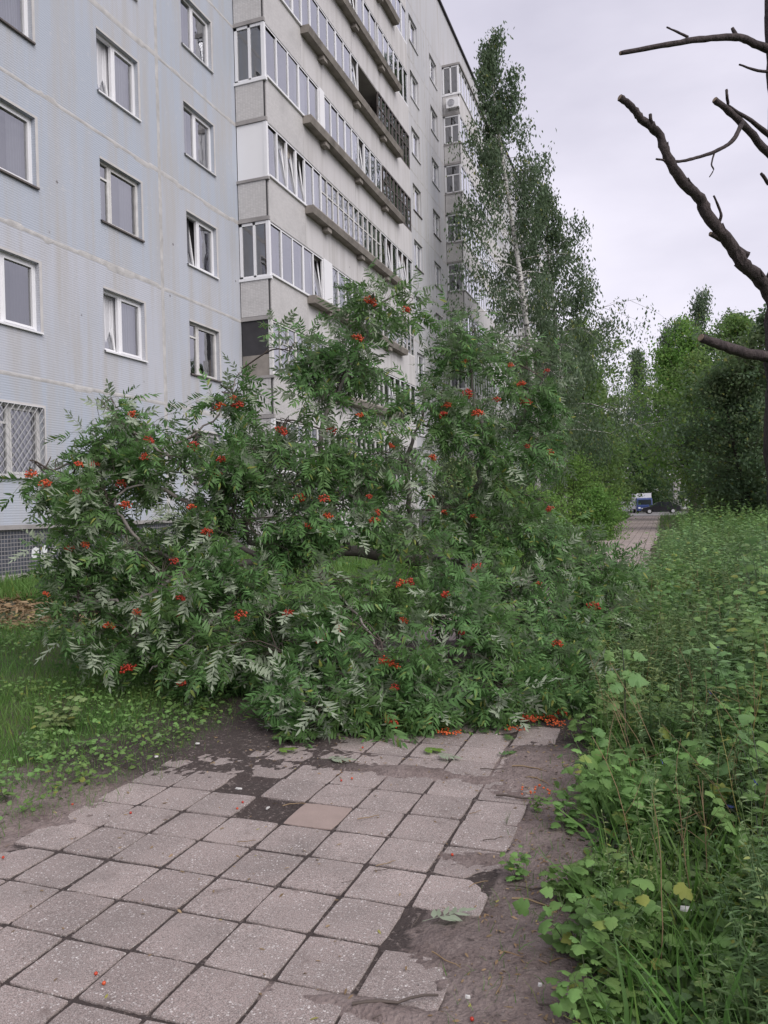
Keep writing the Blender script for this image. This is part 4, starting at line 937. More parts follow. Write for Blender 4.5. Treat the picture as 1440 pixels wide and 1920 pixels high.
# ------------------------------------------------------------------ the dead tree with sawn limbs
dead = tag(link('dead_tree', None, loc=(float(pix(1470, 960, 8.0)[0]), float(pix(1470, 960, 8.0)[1]), .08)), 'leafless dead tree with sawn-off limbs at the right edge', 'tree')
DL = np.array(dead.location)
def rough_limb(px, r0, r1, name, seg=12, n=7, jit=.09, cut=True):
    P = smooth_line([pix(*q) for q in px], n); m = len(P); rad = np.linspace(r0, r1, m) * (1 + rr.normal(size=m) * .04)
    P[1:-1] += rr.normal(size=(m - 2, 3)) * r0 * .05
    o = MB().tube(P - DL, list(rad), seg, True, jit).build(name, M['deadbark'], dead)
    if cut:
        t = nrm(P[-1] - P[-2]); MB().tube([tuple(P[-1] - DL), tuple(P[-1] - DL + t * .006)], [r1 * .86, r1 * .8], 10).build('sawn_end', M['cutwood'], o)
    return o
rough_limb([(1478, 1120, 8.0), (1468, 900, 8.0), (1462, 720, 8.0), (1462, 560, 8.0), (1466, 400, 8.1), (1462, 250, 8.15), (1452, 60, 8.2), (1450, -160, 8.25)], .17, .075, 'trunk', 14, 8)
big = rough_limb([(1468, 600, 8.0), (1428, 528, 7.9), (1392, 492, 7.75), (1372, 462, 7.7), (1330, 408, 7.55), (1312, 372, 7.5), (1278, 338, 7.4), (1252, 296, 7.33), (1234, 250, 7.3), (1205, 226, 7.2), (1188, 204, 7.15), (1162, 183, 7.1)], .070, .029, 'limb', 16, 6, .12)
rough_limb([(1465, 672, 8.0), (1400, 662, 7.9), (1360, 650, 7.8), (1314, 633, 7.7)], .056, .044, 'limb', 12, 6)
rough_limb([(1455, 100, 8.2), (1415, 82, 8.1), (1380, 70, 8.0), (1310, 74, 7.9), (1240, 86, 7.85), (1163, 100, 7.8)], .046, .022, 'limb', 9, 6, .06)
rough_limb([(1290, 70, 7.88), (1270, 60, 7.85), (1250, 51, 7.8)], .016, .008, 'twig', 5, 4, .1, False)
rough_limb([(1384, 72, 8.0), (1378, 62, 8.0), (1373, 52, 8.0)], .026, .016, 'twig', 6, 3, .1, False)
rough_limb([(1450, 134, 8.2), (1420, 132, 8.1), (1386, 121, 8.0)], .020, .009, 'twig', 5, 4, .1, False)
rough_limb([(1490, 330, 8.0), (1440, 285, 7.8), (1385, 225, 7.6), (1340, 187, 7.5)], .045, .030, 'limb', 9, 6, .12)
rough_limb([(1470, 275, 8.1), (1420, 235, 7.9), (1365, 198, 7.7)], .035, .014, 'branch', 7, 5, .1, False)
rough_limb([(1392, 228, 7.6), (1375, 262, 7.5), (1345, 282, 7.45), (1305, 296, 7.4), (1268, 303, 7.35), (1230, 298, 7.3)], .026, .009, 'branch', 6, 6, .1, False)
rough_limb([(1340, 285, 7.45), (1334, 308, 7.4), (1338, 318, 7.4), (1330, 332, 7.4)], .010, .005, 'twig', 5, 4, .1, False)
rough_limb([(1365, 195, 7.55), (1363, 180, 7.5), (1362, 168, 7.5)], .016, .012, 'twig', 5, 3, .1, False)
rough_limb([(1222, 236, 7.25), (1220, 225, 7.2), (1219, 214, 7.2)], .022, .014, 'twig', 6, 3, .1, False)
rough_limb([(1346, 424, 7.62), (1352, 405, 7.58), (1347, 388, 7.55), (1338, 367, 7.5)], .018, .010, 'twig', 5, 4, .1, False)
rough_limb([(1400, 480, 7.8), (1365, 455, 7.7), (1332, 438, 7.6)], .045, .022, 'branch', 8, 5, .15)
rough_limb([(1440, 345, 8), (1432, 332, 7.9), (1427, 325, 7.9)], .02, .015, 'twig', 5, 3, .1, False)
P = smooth_line([pix(*q) for q in ((1428, 528, 7.9), (1392, 492, 7.75), (1372, 462, 7.7), (1330, 408, 7.55), (1312, 372, 7.5), (1278, 338, 7.4), (1252, 296, 7.33), (1234, 250, 7.3), (1205, 226, 7.2))], 6)
for i in (2, 5, 8, 11, 15, 19, 24, 28, 33, 38):                              # loose plates of bark lifting off the limb
    rd = .066 - .034 * i / 44; a = nrm(P[i + 1] - P[i]); an = random.uniform(0, 6.28); b = nrm(np.cross(a, FW)); c = np.cross(a, b); o_ = b * math.cos(an) + c * math.sin(an); t_ = np.cross(a, o_); m = MB(); L_ = random.uniform(.04, .09); w_ = rd * .7
    pts = [P[i] - DL + a * L_ * u + t_ * w_ * v + o_ * (rd * .85 + h) for u, v, h in ((-1, -.6, .0), (-.7, .7, .0), (.2, .9, .008), (1, .35, .022), (.8, -.5, .020), (0, -.9, .006))]
    pts2 = [q - o_ * .016 for q in pts]; m.v = [tuple(q) for q in pts + pts2]; m.f = [tuple(range(6)), tuple(range(11, 5, -1))] + [(k, k + 6, (k + 1) % 6 + 6, (k + 1) % 6) for k in range(6)]; m.sm = [False] * 8
    m.build('bark_plate', M['deadbark'], big)

# ------------------------------------------------------------------ grass, weeds and herbs
rw = np.random.RandomState(77)
def yaw_frames(n, tilt=.15, r=rw):
    a = r.uniform(0, 2 * np.pi, n); up = nrm(np.stack([r.normal(size=n) * tilt, r.normal(size=n) * tilt, np.ones(n)], -1)); d = np.stack([np.cos(a), np.sin(a), np.zeros(n)], -1)
    s = nrm(np.cross(up, d)); d = np.cross(s, up); return np.stack([d, s, up], -1)
def blade(w, bend): return np.array([(0, -w, 0), (0, w, 0), (bend * .3, w * .8, .5), (bend * .3, -w * .8, .5), (bend, 0, .93)]), np.array([(0, 1, 2), (0, 2, 3), (3, 2, 4)])
BL3 = [blade(.022, .25), blade(.019, .5), blade(.026, .75), blade(.016, .1)]
def grass_mass(name, label, P, h, mat, parent=None):
    w = rw.randint(0, 4, len(P)); V, Fc = joinvf([instance(BL3[k][0], BL3[k][1], yaw_frames((w == k).sum(), .3), P[w == k], h[w == k]) for k in range(4)])
    return tag(link(name, mesh_np(name, V, Fc, mat)), label, 'grass', kind='stuff')
def in_view(P, m=60):
    x, y, k = to_px(P); return (k > .5) & (x > -m) & (x < 1440 + m) & (y < 1920 + m * 2)
def straw(x, y): return ((x + 8.5) / 1.7) ** 2 + ((y - 8.7) / 1.5) ** 2 + (NA(x, y, 1.2) - .5) * 1.3
def ledge(y): return -3.14 + .09 * sstep(3.0, 3.5, y) * sstep(5.2, 4.4, y) + .10 * (NB(y, y * 0, 1.3) - .5) * 2 - .12 * sstep(3.4, 2.6, y)
n = 330000; x = rw.uniform(-11.45, -3.05, n); y = 1.0 + 17 * rw.rand(n) ** 1.25
keep = (x < ledge(y) + rw.normal(size=n) * .05) & (straw(x, y) > .75 + rw.rand(n) * .5); keep &= rw.rand(n) < np.clip(7.0 / np.hypot(x, y), .22, 1) * (.35 + .9 * NC(x, y, 1.0))
P = np.stack([x, y, gz(x, y) - .004], -1)[keep]; P = P[in_view(P)]
h = (.055 + .07 * NB(P[:, 0], P[:, 1], .8)) * rw.uniform(.6, 1.5, len(P)) * (.55 + .45 * sstep(-3.3, -4.0, P[:, 0])) * (1 + .35 * sstep(8, 14, P[:, 1]))
grass_mass('lawn_grass', 'short green grass between the apartment wall and the path', P, h, M['grass'])
n = 38000; y = 9 + 75 * rw.rand(n) ** 1.6; x = np.where(rw.rand(n) < .9, rw.uniform(-11.3, -3.0, n), rw.uniform(-.2, 9, n))
P = np.stack([x, y, gz(x, y) - .01], -1); P = P[in_view(P)]; h = rw.uniform(.18, .42, len(P)) * (1 + sstep(15, 60, P[:, 1]))
grass_mass('meadow_grass', 'longer rough grass further along both sides of the path', P, h, M['grass'])
n = 900; y = rw.uniform(2.2, 5.6, n); x = np.where(rw.rand(n) < .5, ledge(y) + rw.normal(size=n) * .10 + .05, -.52 + rw.normal(size=n) * .08); P = np.stack([x, y, 0 * x + .004], -1)
grass_mass('edge_grass', 'thin grass wisps on the bare earth at the slab edges', P, rw.uniform(.03, .08, n), M['grass'])
# small leaves (clover, plantain) among the lawn blades
n = 42000; x = rw.uniform(-9, -3.1, n); y = 1.5 + 10 * rw.rand(n) ** 1.3; ok = (x < ledge(y) - .02) & (straw(x, y) > .9) & (NA(x, y, 1.6) > .45); P = np.stack([x, y, gz(x, y) + rw.uniform(.02, .12, n)], -1)[ok]; P = P[in_view(P)]
bv, bf = leaflet(1, .36, .15, .18); V, Fc = instance(bv, bf, frames(rand_dirs(len(P), rw) * np.array([1, 1, .3]), np.array([0, 0, 1]) + rw.normal(size=(len(P), 3)) * .4), P, rw.uniform(.018, .05, len(P)))
tag(link('ground_cover', mesh_np('ground_cover', V, Fc, M['herb'])), 'small clover and plantain leaves growing among the lawn grass', 'leaves', kind='stuff')
n = 5200; an = rw.uniform(0, 6.28, n); q = rw.rand(n) ** .5 * 1.15; x = -8.5 + np.cos(an) * 1.8 * q; y = 8.7 + np.sin(an) * 1.6 * q; P = np.stack([x, y, gz(x, y) + rw.uniform(.004, .05, n)], -1)
bv, bf = narrow(1, .13, 0, .3); V, Fc = instance(bv, bf, frames(rand_dirs(n, rw) * np.array([1, 1, .25]), np.array([0, 0, 1]) + rw.normal(size=(n, 3)) * .5), P, rw.uniform(.05, .16, n))
tag(link('dry_leaves', mesh_np('dry_leaves', V, Fc, M['dryleaf'])), 'brown dry leaves and straw on the lawn near the wall', 'leaves', kind='stuff')

def herb(seed, h, nst, per, leafgen, L_, spread=.35, lo=.12, up=.55, tipsmall=.5, wob=.08, petiole=0.0):
    """one plant: (leaves, stems) as triangle meshes, foot at the origin"""
    r = np.random.RandomState(seed); lines = []; P = []; D = []; Nn = []; Sc = []
    for s in range(nst):
        a = r.uniform(0, 6.28); st = curve3((r.normal() * .02, r.normal() * .02, 0), (math.cos(a) * spread, math.sin(a) * spread, 1), h * r.uniform(.65, 1.1), 8, -.2, wob, r); lines.append((st, .0028 * (h / .4) ** .5, .0012))
        for q in range(per):
            f = lo + (1 - lo) * (q + r.rand() * .5) / per; k = min(int(f * 8), 7); p = st[k] + (st[k + 1] - st[k]) * (f * 8 - k); az = q * 2.4 + r.rand() * .7
            d = np.array([math.cos(az), math.sin(az), up * r.uniform(.2, 1.4)]); d = d / np.linalg.norm(d)
            if petiole: lines.append((np.array([p, p + d * petiole * .5 + np.array([0, 0, .01]), p + d * petiole]), .0011, .0009)); p = p + d * petiole
            P.append(p); D.append(d + np.array([0, 0, -.35 if petiole else 0])); Nn.append(np.array([0, 0, 1.]) + r.normal(size=3) * .35); Sc.append(L_ * (1 - tipsmall * f) * r.uniform(.7, 1.25))
    bv, bf = leafgen; return instance(bv, bf, frames(np.array(D), np.array(Nn)), np.array(P), np.array(Sc)), thin_tubes(lines, 3)
K = {'lobed': [herb(s, .26, 5, 9, lobed(1, s), .062, .6, .1, .5, .3, petiole=.03) for s in range(5)],
     'narrow': [herb(40 + s, .62, 3, 42, narrow(1, .085, 0, .4), .070, .22, .1, .5, .45) for s in range(5)],
     'silver': [herb(60 + s, .52, 4, 30, narrow(1, .12, 0, .3), .050, .3, .1, .6, .4) for s in range(4)],
     'bush': [herb(80 + s, .48, 5, 10, ovate(1, .36, s), .080, .45, .15, .4, .3, petiole=.02) for s in range(5)]}
PIN = [pinnate(100 + s, .20, 7, .07, .013, 60, .15, .8) for s in range(3)]
W4 = leaflet(1, .36, .15, .2)
K['tall'] = [herb(140 + s, .95, 5, 15, W4, .115, .38, .15, .3, .35) for s in range(4)]
K['scrub'] = [herb(170 + s, .48, 3, 15, W4, .090, .5, .15, .4, .3) for s in range(4)]
K['big'] = [herb(150 + s, .60, 6, 9, lobed(1, s), .092, .55, .15, .4, .3) for s in range(4)]
K['ash'] = [herb(120 + s, 1.15, 2, 11, (PIN[s % 3][0] / .2, PIN[s % 3][1]), .24, .18, .25, .5, .3) for s in range(3)]
def mass(name, label, kind, P, sc, mat):
    w = rw.randint(0, len(K[kind]), len(P)); parts = []; sc = sc * (.55 + .95 * NC(P[:, 0] + len(P), P[:, 1], .9, 3))
    for k in range(len(K[kind])):
        m = w == k
        if m.any():
            Rr = yaw_frames(m.sum(), .12); v, f = joinvf(K[kind][k]); parts.append(instance(v, f, Rr, P[m], sc[m]))
    V, Fc = joinvf(parts); return tag(link(name, mesh_np(name, V, Fc, M[mat])), label, 'weeds', kind='stuff')
def wedge(y): return np.interp(y, [2.0, 2.4, 2.75, 3.16, 3.8, 4.5, 5.4, 8, 14, 20, 40, 90], [-.18, -.22, -.33, -.38, -.36, -.48, -.50, -.55, -.62, -.45, -.05, .1])
def scatter(n, y0, y1, off0, width, pw=1.0, keepf=None):
    y = y0 + (y1 - y0) * rw.rand(n) ** pw; x = wedge(y) + off0 + rw.rand(n) * (width + y * .10); P = np.stack([x, y, gz(x, y) - .01], -1)
    if keepf is not None: P = P[keepf(x, y)]
    return P[in_view(P, 160)]
U = lambda P, a, b: rw.uniform(a, b, len(P))
P = scatter(560, 2.0, 8.0, .08, .85, 1.0, lambda x, y: NA(x, y, 1.5) > .42); mass('narrow_weeds', 'dense narrow-leaved weeds along the right side of the path', 'narrow', P, U(P, .7, 1.15) * np.interp(P[:, 0] - wedge(P[:, 1]), [0, .5], [.6, 1.0]), 'herb2')
P = scatter(165, 2.3, 6.5, .0, .55, 1.0, lambda x, y: NB(x, y, 1.4) > .48); mass('lobed_weeds', 'light green lobed leaves spilling towards the slabs', 'lobed', P, U(P, .7, 1.25), 'herb')
P = scatter(75, 3.6, 8.0, .02, .5, 1.0, lambda x, y: NC(x, y, 1.5) > .45); mass('broadleaf_weeds', 'leafy green plants behind the bare earth strip', 'bush', P, U(P, .6, 1.05), 'broad')
P = scatter(110, 5.0, 19, .05, 1.4, 1.2); mass('silver_weeds', 'greyish wormwood weeds right of the fallen crown', 'silver', P, U(P, .8, 1.4), 'silver')
P = scatter(70, 2.1, 6.5, .15, .8, 1.0); mass('pale_weeds', 'greyish narrow weeds among the darker ones near the sapling', 'silver', P, U(P, .6, 1.1), 'silver')
P = scatter(430, 5.0, 26, .22, 1.5, 1.25, lambda x, y: NB(x, y, .8) > .40); mass('thicket_weeds', 'bright leafy thicket along the path beyond the rowan', 'tall', P, U(P, .45, 1.1), 'broad')
P = scatter(80, 5.2, 16, .05, .9, 1.1); mass('lobed_thicket', 'large lobed leaves in the bank right of the fallen crown', 'big', P, U(P, .6, 1.1), 'herb')
P = scatter(80, 2.25, 5.6, -.03, .02, 1.0); P[:, 0] = wedge(P[:, 1]) + rw.rand(len(P)) ** .8 * .32; P = P[NA(P[:, 1], P[:, 1] * 0, 2.2) > .40]; mass('edge_weeds', 'bright lobed leaves edging the bare earth strip', 'lobed', P, U(P, .55, 1.4), 'herb')
P = scatter(16, 3.4, 5.5, .12, .6, 1.0); mass('large_lobed_weeds', 'large lobed leaves around the young sapling', 'big', P, U(P, .55, .85), 'herb')
P = scatter(270, 9, 30, .3, 3.0, 1.0); mass('tall_weeds', 'tall dull green weeds in the strip right of the far path', 'narrow', P, U(P, 1.0, 1.6), 'herb2')
P = scatter(230, 24, 50, .9, 6.0, 1.1); mass('far_weeds', 'rough weeds towards the far end of the path', 'tall', P, U(P, .8, 1.5), 'herb')
P = scatter(150, 20, 60, 1.2, 6.0, 1.1); mass('far_tall_weeds', 'olive weed stalks in front of the maple trunks', 'silver', P, U(P, 1.2, 2.0), 'herb2')
y = rw.uniform(14, 40, 170); x = rw.uniform(-5.5, -3.3, 170); P = np.stack([x, y, gz(x, y)], -1); mass('verge_weeds', 'leafy weeds on the left verge behind the fallen tree', 'scrub', P, U(P, .9, 1.9), 'mid')
n = 6000; y = rw.uniform(2.0, 9, n); x = wedge(y) + .06 + rw.rand(n) * (.9 + .1 * y); P = np.stack([x, y, gz(x, y)], -1); P = P[in_view(P, 100)]
grass_mass('weed_grass', 'grass blades between the weeds on the right', P, U(P, .12, .34), M['grass'])

y = rw.uniform(1.0, 22, 420); x = .55 + .11 * y + rw.rand(420) * 3.6; P = np.stack([x, y, gz(x, y)], -1); mass('bank_weeds', 'leafy weeds carrying the bank on beyond the right border', 'scrub', P, U(P, .9, 1.7), 'broad')
y = rw.uniform(.5, 22, 16000); x = .4 + .11 * y + rw.rand(16000) * 4; P = np.stack([x, y, gz(x, y)], -1); grass_mass('bank_grass', 'grass of the bank beyond the right border', P, U(P, .15, .4), M['grass'])
n = 16000; y = rw.uniform(2.0, 8, n); x = wedge(y) + .0 + rw.rand(n) * (.75 + .1 * y); P = np.stack([x, y, gz(x, y) + rw.uniform(.005, .13, n) * np.clip((x - wedge(y)) * 5, .15, 1)], -1); P = P[in_view(P, 100)]; n = len(P)
V, Fc = instance(*leaflet(1, .36, .15, .18), frames(rand_dirs(n, rw) * np.array([1, 1, .35]), np.array([0, 0, 1]) + rw.normal(size=(n, 3)) * .45), P, rw.uniform(.018, .055, n))
tag(link('low_weeds', mesh_np('low_weeds', V, Fc, M['herb2'])), 'low small-leaved ground cover under the weeds on the right', 'weeds', kind='stuff')
lines = []
for i in range(170):
    y = rw.uniform(2.2, 13) if i < 120 else rw.uniform(13, 30); x = float(wedge(y)) + .08 + rw.rand() * (.7 + .1 * y); st = curve3((x, y, float(gz(x, y))), (rw.normal() * .13, rw.normal() * .13, 1), rw.uniform(.35, .75), 6, .25, .07, rw); lines.append((st, .0026, .0013))
    for q in range(3): k = rw.randint(3, 6); lines.append((curve3(st[k], nrm(rand_dirs(1, rw)[0] + np.array([0, 0, 1.])), rw.uniform(.06, .2), 3, .4, .1, rw), .0013, .0008))
V, Fc = thin_tubes(lines, 3); tag(link('dry_stalks', mesh_np('dry_stalks', V, Fc, M['dryleaf'], True)), 'thin brown dry stalks standing among the weeds', 'weeds', kind='stuff')
# single plants that can be told apart
kind_me = {}
def plant(name, label, kind, idx, px, py, z, s, mat, stemmat='stem', cat='plant', group=None, at_=None):
    key = (kind, idx, mat)
    if key not in kind_me: (lv, lf), (sv, sf) = K[kind][idx]; kind_me[key] = (mesh_np('leaves', lv, lf, M[mat]), mesh_np('stems', sv, sf, M[stemmat], True))
    p = gpix(px, py) if at_ is None else np.array(at_); o = tag(link(name, None, loc=(p[0], p[1], float(gz(p[0], p[1])) + z), rot=(0, 0, random.uniform(0, 6.3))), label, cat, group); o.scale = (s, s, s)
    link('leaves', kind_me[key][0], o); link('stems', kind_me[key][1], o); return o
plant('lobed_herb', 'pale green lobed herb bulging over the bare earth beside the dead orange leaf', 'lobed', 0, 1085, 1800, 0, 1.05, 'herb')
plant('lobed_herb', 'light green lobed herb at the lower edge of the picture on dark earth', 'lobed', 1, 1110, 1915, 0, .9, 'herb')
plant('lobed_herb', 'yellow-green lobed herb between the earth strip and narrow-leaved weeds', 'lobed', 2, 1110, 1690, 0, 1.1, 'herb')
plant('lobed_herb', 'small lobed herb poking over the earth below the sapling', 'lobed', 3, 1075, 1560, 0, .9, 'herb')
plant('leafy_tuft', 'small green tuft rooted at the broken slab edge', 'lobed', 4, 968, 1650, 0, .55, 'herb')
plant('leafy_tuft', 'tiny dry tuft sprouting from the slab joint near the right edge', 'silver', 0, 950, 1545, 0, .16, 'herb2')
plant('leafy_tuft', 'low flat tuft on the earth just below the small green tuft', 'silver', 1, 925, 1700, 0, .13, 'herb2')
plant('leafy_tuft', 'short weed tuft at the slab corner beside the earth strip', 'lobed', 2, 1003, 1520, 0, .35, 'herb')
plant('broadleaf_plant', 'pale lobed plant standing in the left lawn', 'lobed', 1, 110, 1385, 0, 1.25, 'silver')
plant('broadleaf_plant', 'low rosette plant where the lawn meets the slabs', 'bush', 2, 150, 1468, 0, .38, 'broad')
plant('broadleaf_plant', 'dull green leafy plant between the pale lobed plant and the rosette', 'bush', 1, 75, 1440, 0, .50, 'broad')
plant('broadleaf_plant', 'leafy plant at the left border of the picture on the lawn edge', 'bush', 3, 15, 1510, 0, .48, 'broad')
plant('broadleaf_plant', 'little pale herb in the lawn below the hanging berries', 'lobed', 3, 375, 1345, 0, .6, 'herb')
plant('ash_seedling', 'tall pinnate-leaved seedling at the right border above the weeds', 'ash', 0, 0, 0, 0, 1.25, 'rowan', at_=(1.42, 11.2))
plant('ash_seedling', 'second pinnate seedling just behind the tall one at the right border', 'ash', 1, 0, 0, 0, 1.30, 'rowan', at_=(1.75, 13.0))
plant('ash_seedling', 'shorter pinnate seedling in the weeds left of the tall one', 'ash', 2, 0, 0, 0, .95, 'rowan', at_=(1.15, 11.8))
# sapling with large leaves
def leafy(name, label, foot, stem_pts, leaves, mat, cat='plant', lg=None):
    o = tag(link(name, None, loc=tuple(foot)), label, cat); f = np.array(foot)
    link('stem', mesh_np('stem', *thin_tubes([(np.array(p) - f, a, b) for p, a, b in stem_pts], 5), M['darkstem'], True), o)
    for (p, d, nn, s) in leaves:
        R = frames(np.array([d], float), np.array([nn], float))[0] * s; q = np.array(p) - f
        link('leaf', shared(('leafm', mat, lg), lambda: mesh_np('leaf', *lg_shapes[lg], M[mat], True)), o, mtx=Matrix([[float(R[a][b]) for b in range(3)] + [float(q[a])] for a in range(3)] + [[0, 0, 0, 1]]))
    return o
def finer(v, f):
    """split each triangle in four and crinkle it: large leaves seen close"""
    V = [tuple(q) for q in v]; idx = {}; out = []
    def mid(a, b):
        k = (min(a, b), max(a, b))
        if k not in idx: m = (np.array(V[a]) + np.array(V[b])) / 2; m[2] += random.uniform(-.014, .014); idx[k] = len(V); V.append(tuple(m))
        return idx[k]
    for a, b, c in f: ab, bc, ca = mid(a, b), mid(b, c), mid(c, a); out += [(a, ab, ca), (ab, b, bc), (ca, bc, c), (ab, bc, ca)]
    return np.array(V), np.array(out)
lg_shapes = {'lobed': finer(*lobed(1, 9)), 'ovate': finer(*ovate(1, .44, 9)), 'round': finer(*ovate(1, .52, 4))}
dS = 4.55
sp = [pix(1178, 1440, dS), pix(1172, 1340, dS), pix(1172, 1270, dS), pix(1166, 1212, dS)]
sl_ = []
for (x, y, ddx, ddz, s, nx) in ((1145, 1222, -.6, -.8, .062, 0), (1172, 1220, .3, -.8, .058, 0), (1150, 1262, -.5, -.7, .07, 0), (1175, 1258, .2, -.9, .07, 0), (1180, 1270, .9, -.1, .115, 1), (1165, 1285, -.9, -.2, .085, 1), (1182, 1305, .8, -.4, .06, 1), (1158, 1318, -.8, -.3, .075, 1), (1190, 1225, .8, -.3, .08, 1)):
    sl_.append((pix(x, y, dS + random.uniform(-.05, .03)), RT * ddx + UP * ddz - FW * .2, -FW * .55 + UP * (.75 if nx else .2) + RT * random.uniform(-.3, .3), s * 1.0))
leafy('young_sapling', 'slender young sapling with big pale leaves rising above the weeds', gpix(1178, 1480), [(np.array([gpix(1178, 1480)] + sp), .006, .003)], sl_, 'broad', 'sapling', 'lobed')
for (nm, lb, foot, dd, pts, mt, lg) in (
    ('broadleaf_plant', 'plant with large round leaves at the right border level with the sapling foot', (.40, 3.55, .06), 3.7, [(1385, 1380, .09), (1420, 1400, .10), (1375, 1440, .11), (1428, 1460, .09), (1395, 1478, .085), (1440, 1420, .1), (1350, 1420, .08), (1405, 1340, .07)], 'broad', 'round'),
    ('broadleaf_plant', 'large pale leaves in the bottom right corner of the weeds', (.33, 2.5, .05), 2.75, [(1385, 1850, .075), (1425, 1880, .09), (1350, 1880, .06), (1440, 1820, .08), (1365, 1910, .08), (1410, 1915, .07)], 'broad', 'lobed'),
    ('broadleaf_plant', 'round-leaved plant below the pinnate seedlings at the right border', (1.0, 8.9, .08), 8.7, [(1405, 1010, .17), (1425, 1035, .16), (1390, 1045, .15), (1415, 1060, .17), (1385, 1020, .14), (1435, 1005, .16), (1370, 1050, .13), (1432, 1065, .15), (1400, 1080, .14)], 'broad', 'round'),
    ('broadleaf_plant', 'cluster of lobed leaves leaning over the slabs below the sapling', (-.40, 4.55, .03), 4.3, [(1055, 1415, .055), (1070, 1395, .06), (1085, 1425, .06), (1108, 1340, .06), (1120, 1365, .065), (1065, 1440, .05), (1110, 1420, .06), (1135, 1385, .06), (1150, 1420, .065), (1100, 1460, .055), (1125, 1470, .06), (1080, 1470, .05), (1170, 1450, .06), (1190, 1400, .065), (1140, 1500, .055)], 'broad', 'lobed')):
    st = []; lv = []
    for (x, y, s) in pts:
        p = pix(x, y, dd + random.uniform(-.12, .12)); st.append((smooth_line([np.array(foot), np.array(foot) * .45 + p * .55 + np.array([0, 0, .05]), p], 4), .003, .0015))
        a = random.uniform(0, 6.28); lv.append((p, np.array([math.cos(a), math.sin(a), -.35]), np.array([random.uniform(-.35, .35), random.uniform(-.6, .0), 1.0]), s * random.uniform(.9, 1.15)))
    leafy(nm, lb, foot, st, lv, mt, 'plant', lg)
# chicory: thin branching stems with blue flowers
petals = []
for i in range(12):
    a = i * math.pi / 6; petals.append(instance(*leaflet(1, .17, 0, -.15), frames(np.array([[math.cos(a), math.sin(a), .25]]), np.array([[0, 0, 1.]])), np.zeros((1, 3)), [1.0]))
fl_me = mesh_np('flower', *joinvf(petals), M['flower'])
chic = [('chicory stem with one blue flower at the right border beside large round leaves', [(1415, 1468, 3.4), (1370, 1515, 3.4)], (.36, 3.3)), ('chicory with a blue flower just above the yellow-green lobed herb', [(1150, 1665, 3.25)], (-.05, 3.15)),
        ('chicory with a single low blue flower beside the dead orange leaf', [(1148, 1808, 2.85)], (-.10, 2.75)), ('chicory with two close blue flowers near the white scrap', [(1250, 1805, 2.8), (1288, 1812, 2.8)], (.08, 2.7)),
        ('chicory with blue flowers in the bottom right weeds', [(1402, 1845, 2.8), (1423, 1725, 2.9)], (.27, 2.75)), ('chicory with pale blue flowers behind the sapling', [(1240, 1430, 4.4), (1330, 1300, 4.8), (1345, 1215, 5.2)], (.25, 4.6))]
for lab, fl, (fx_, fy_) in chic:
    ft = np.array([fx_, fy_, float(gz(fx_, fy_))]); o = tag(link('chicory_plant', None, loc=tuple(ft)), lab, 'flower', 'chicory plants among the weeds'); lines = []
    for (x, y, d) in fl:
        d -= .15; p = pix(x, y, d); q = ft * .5 + p * .5 + np.array([random.uniform(-.05, .05), random.uniform(-.05, .05), .04]); ln = smooth_line([ft, q, p], 5) - ft; lines.append((ln, .0035, .0016))
        for s in range(4): k = random.randint(3, len(ln) - 2); lines.append((curve3(ln[k], (random.uniform(-1, 1), random.uniform(-1, 1), .9), random.uniform(.05, .16), 4, .3, .1, rw), .0016, .0009))
        e = link('flower', fl_me, o, tuple(p - ft), (random.uniform(.3, 1.0), random.uniform(-.5, .5), random.uniform(0, 3))); e.scale = (.021,) * 3
    link('stem', mesh_np('stem', *thin_tubes(lines, 4), M['darkstem'], True), o)

# ------------------------------------------------------------------ things lying about
def lying(name, label, me, x, y, z, yaw, s=1.0, cat='leaf', group=None, tilt=(0, 0)):
    p = gpix(x, y); o = tag(link(name, me, loc=(p[0], p[1], z), rot=(tilt[0], tilt[1], yaw)), label, cat, group); o.scale = (s, s, s); return o
flat_leaf = mesh_np('fallen_leaf', *(lambda v: (v[0] * np.array([1, 1, .25]), v[1]))(pinnate(201, .17, 6, .056, .011, 58, .05, .2)), M['rowan'])
pale_leaf = mesh_np('fallen_leaf', *(lambda v: (v[0] * np.array([1, -1, .25]), v[1]))(pinnate(202, .17, 6, .058, .011, 58, .05, .2)), M['rowan'])
bright = leaf_mat('fresh_leaf', (.13, .24, .05), None, .2, .5, .3)
bright_leaf = mesh_np('fallen_leaf', *(lambda v: (v[0] * np.array([1, 1, .25]), v[1]))(pinnate(203, .10, 4, .062, .014, 58, .05, .2)), bright)
lying('fallen_leaf', 'fallen rowan sprig lying on the dark earth before the crown', flat_leaf, 500, 1392, .03, .30, .95)
lying('fallen_leaf', 'long pale rowan leaf beside the fallen sprig on dark earth', pale_leaf, 545, 1391, .03, .35, 1.0)
lying('fallen_leaf', 'bright green fallen leaf on the earth-covered slabs', bright_leaf, 515, 1414, .028, .5, 1.0)
lying('fallen_leaf', 'pale fallen leaf on the dirty slab right of the bright green one', pale_leaf, 602, 1430, .026, .2, 1.05)
lying('fallen_leaf', 'yellow-green fallen leaf next to the pale one on the slab joint', bright_leaf, 788, 1410, .022, .1, 1.1)
lying('fallen_leaf', 'pale rowan leaf touching the yellow-green one on the slab', pale_leaf, 808, 1420, .024, -.15, 1.0)
lying('fallen_leaf', 'dark crumpled leaf on the slab at the right of the row', flat_leaf, 930, 1421, .02, .8, .75)
lying('fallen_leaf', 'large pale rowan leaf on the bare patch of the missing corner slab', pale_leaf, 792, 1742, .03, .75, 1.05)
lying('fallen_leaf', 'small dark leaf under the right end of the crown', flat_leaf, 960, 1395, .02, 2.0, .8)
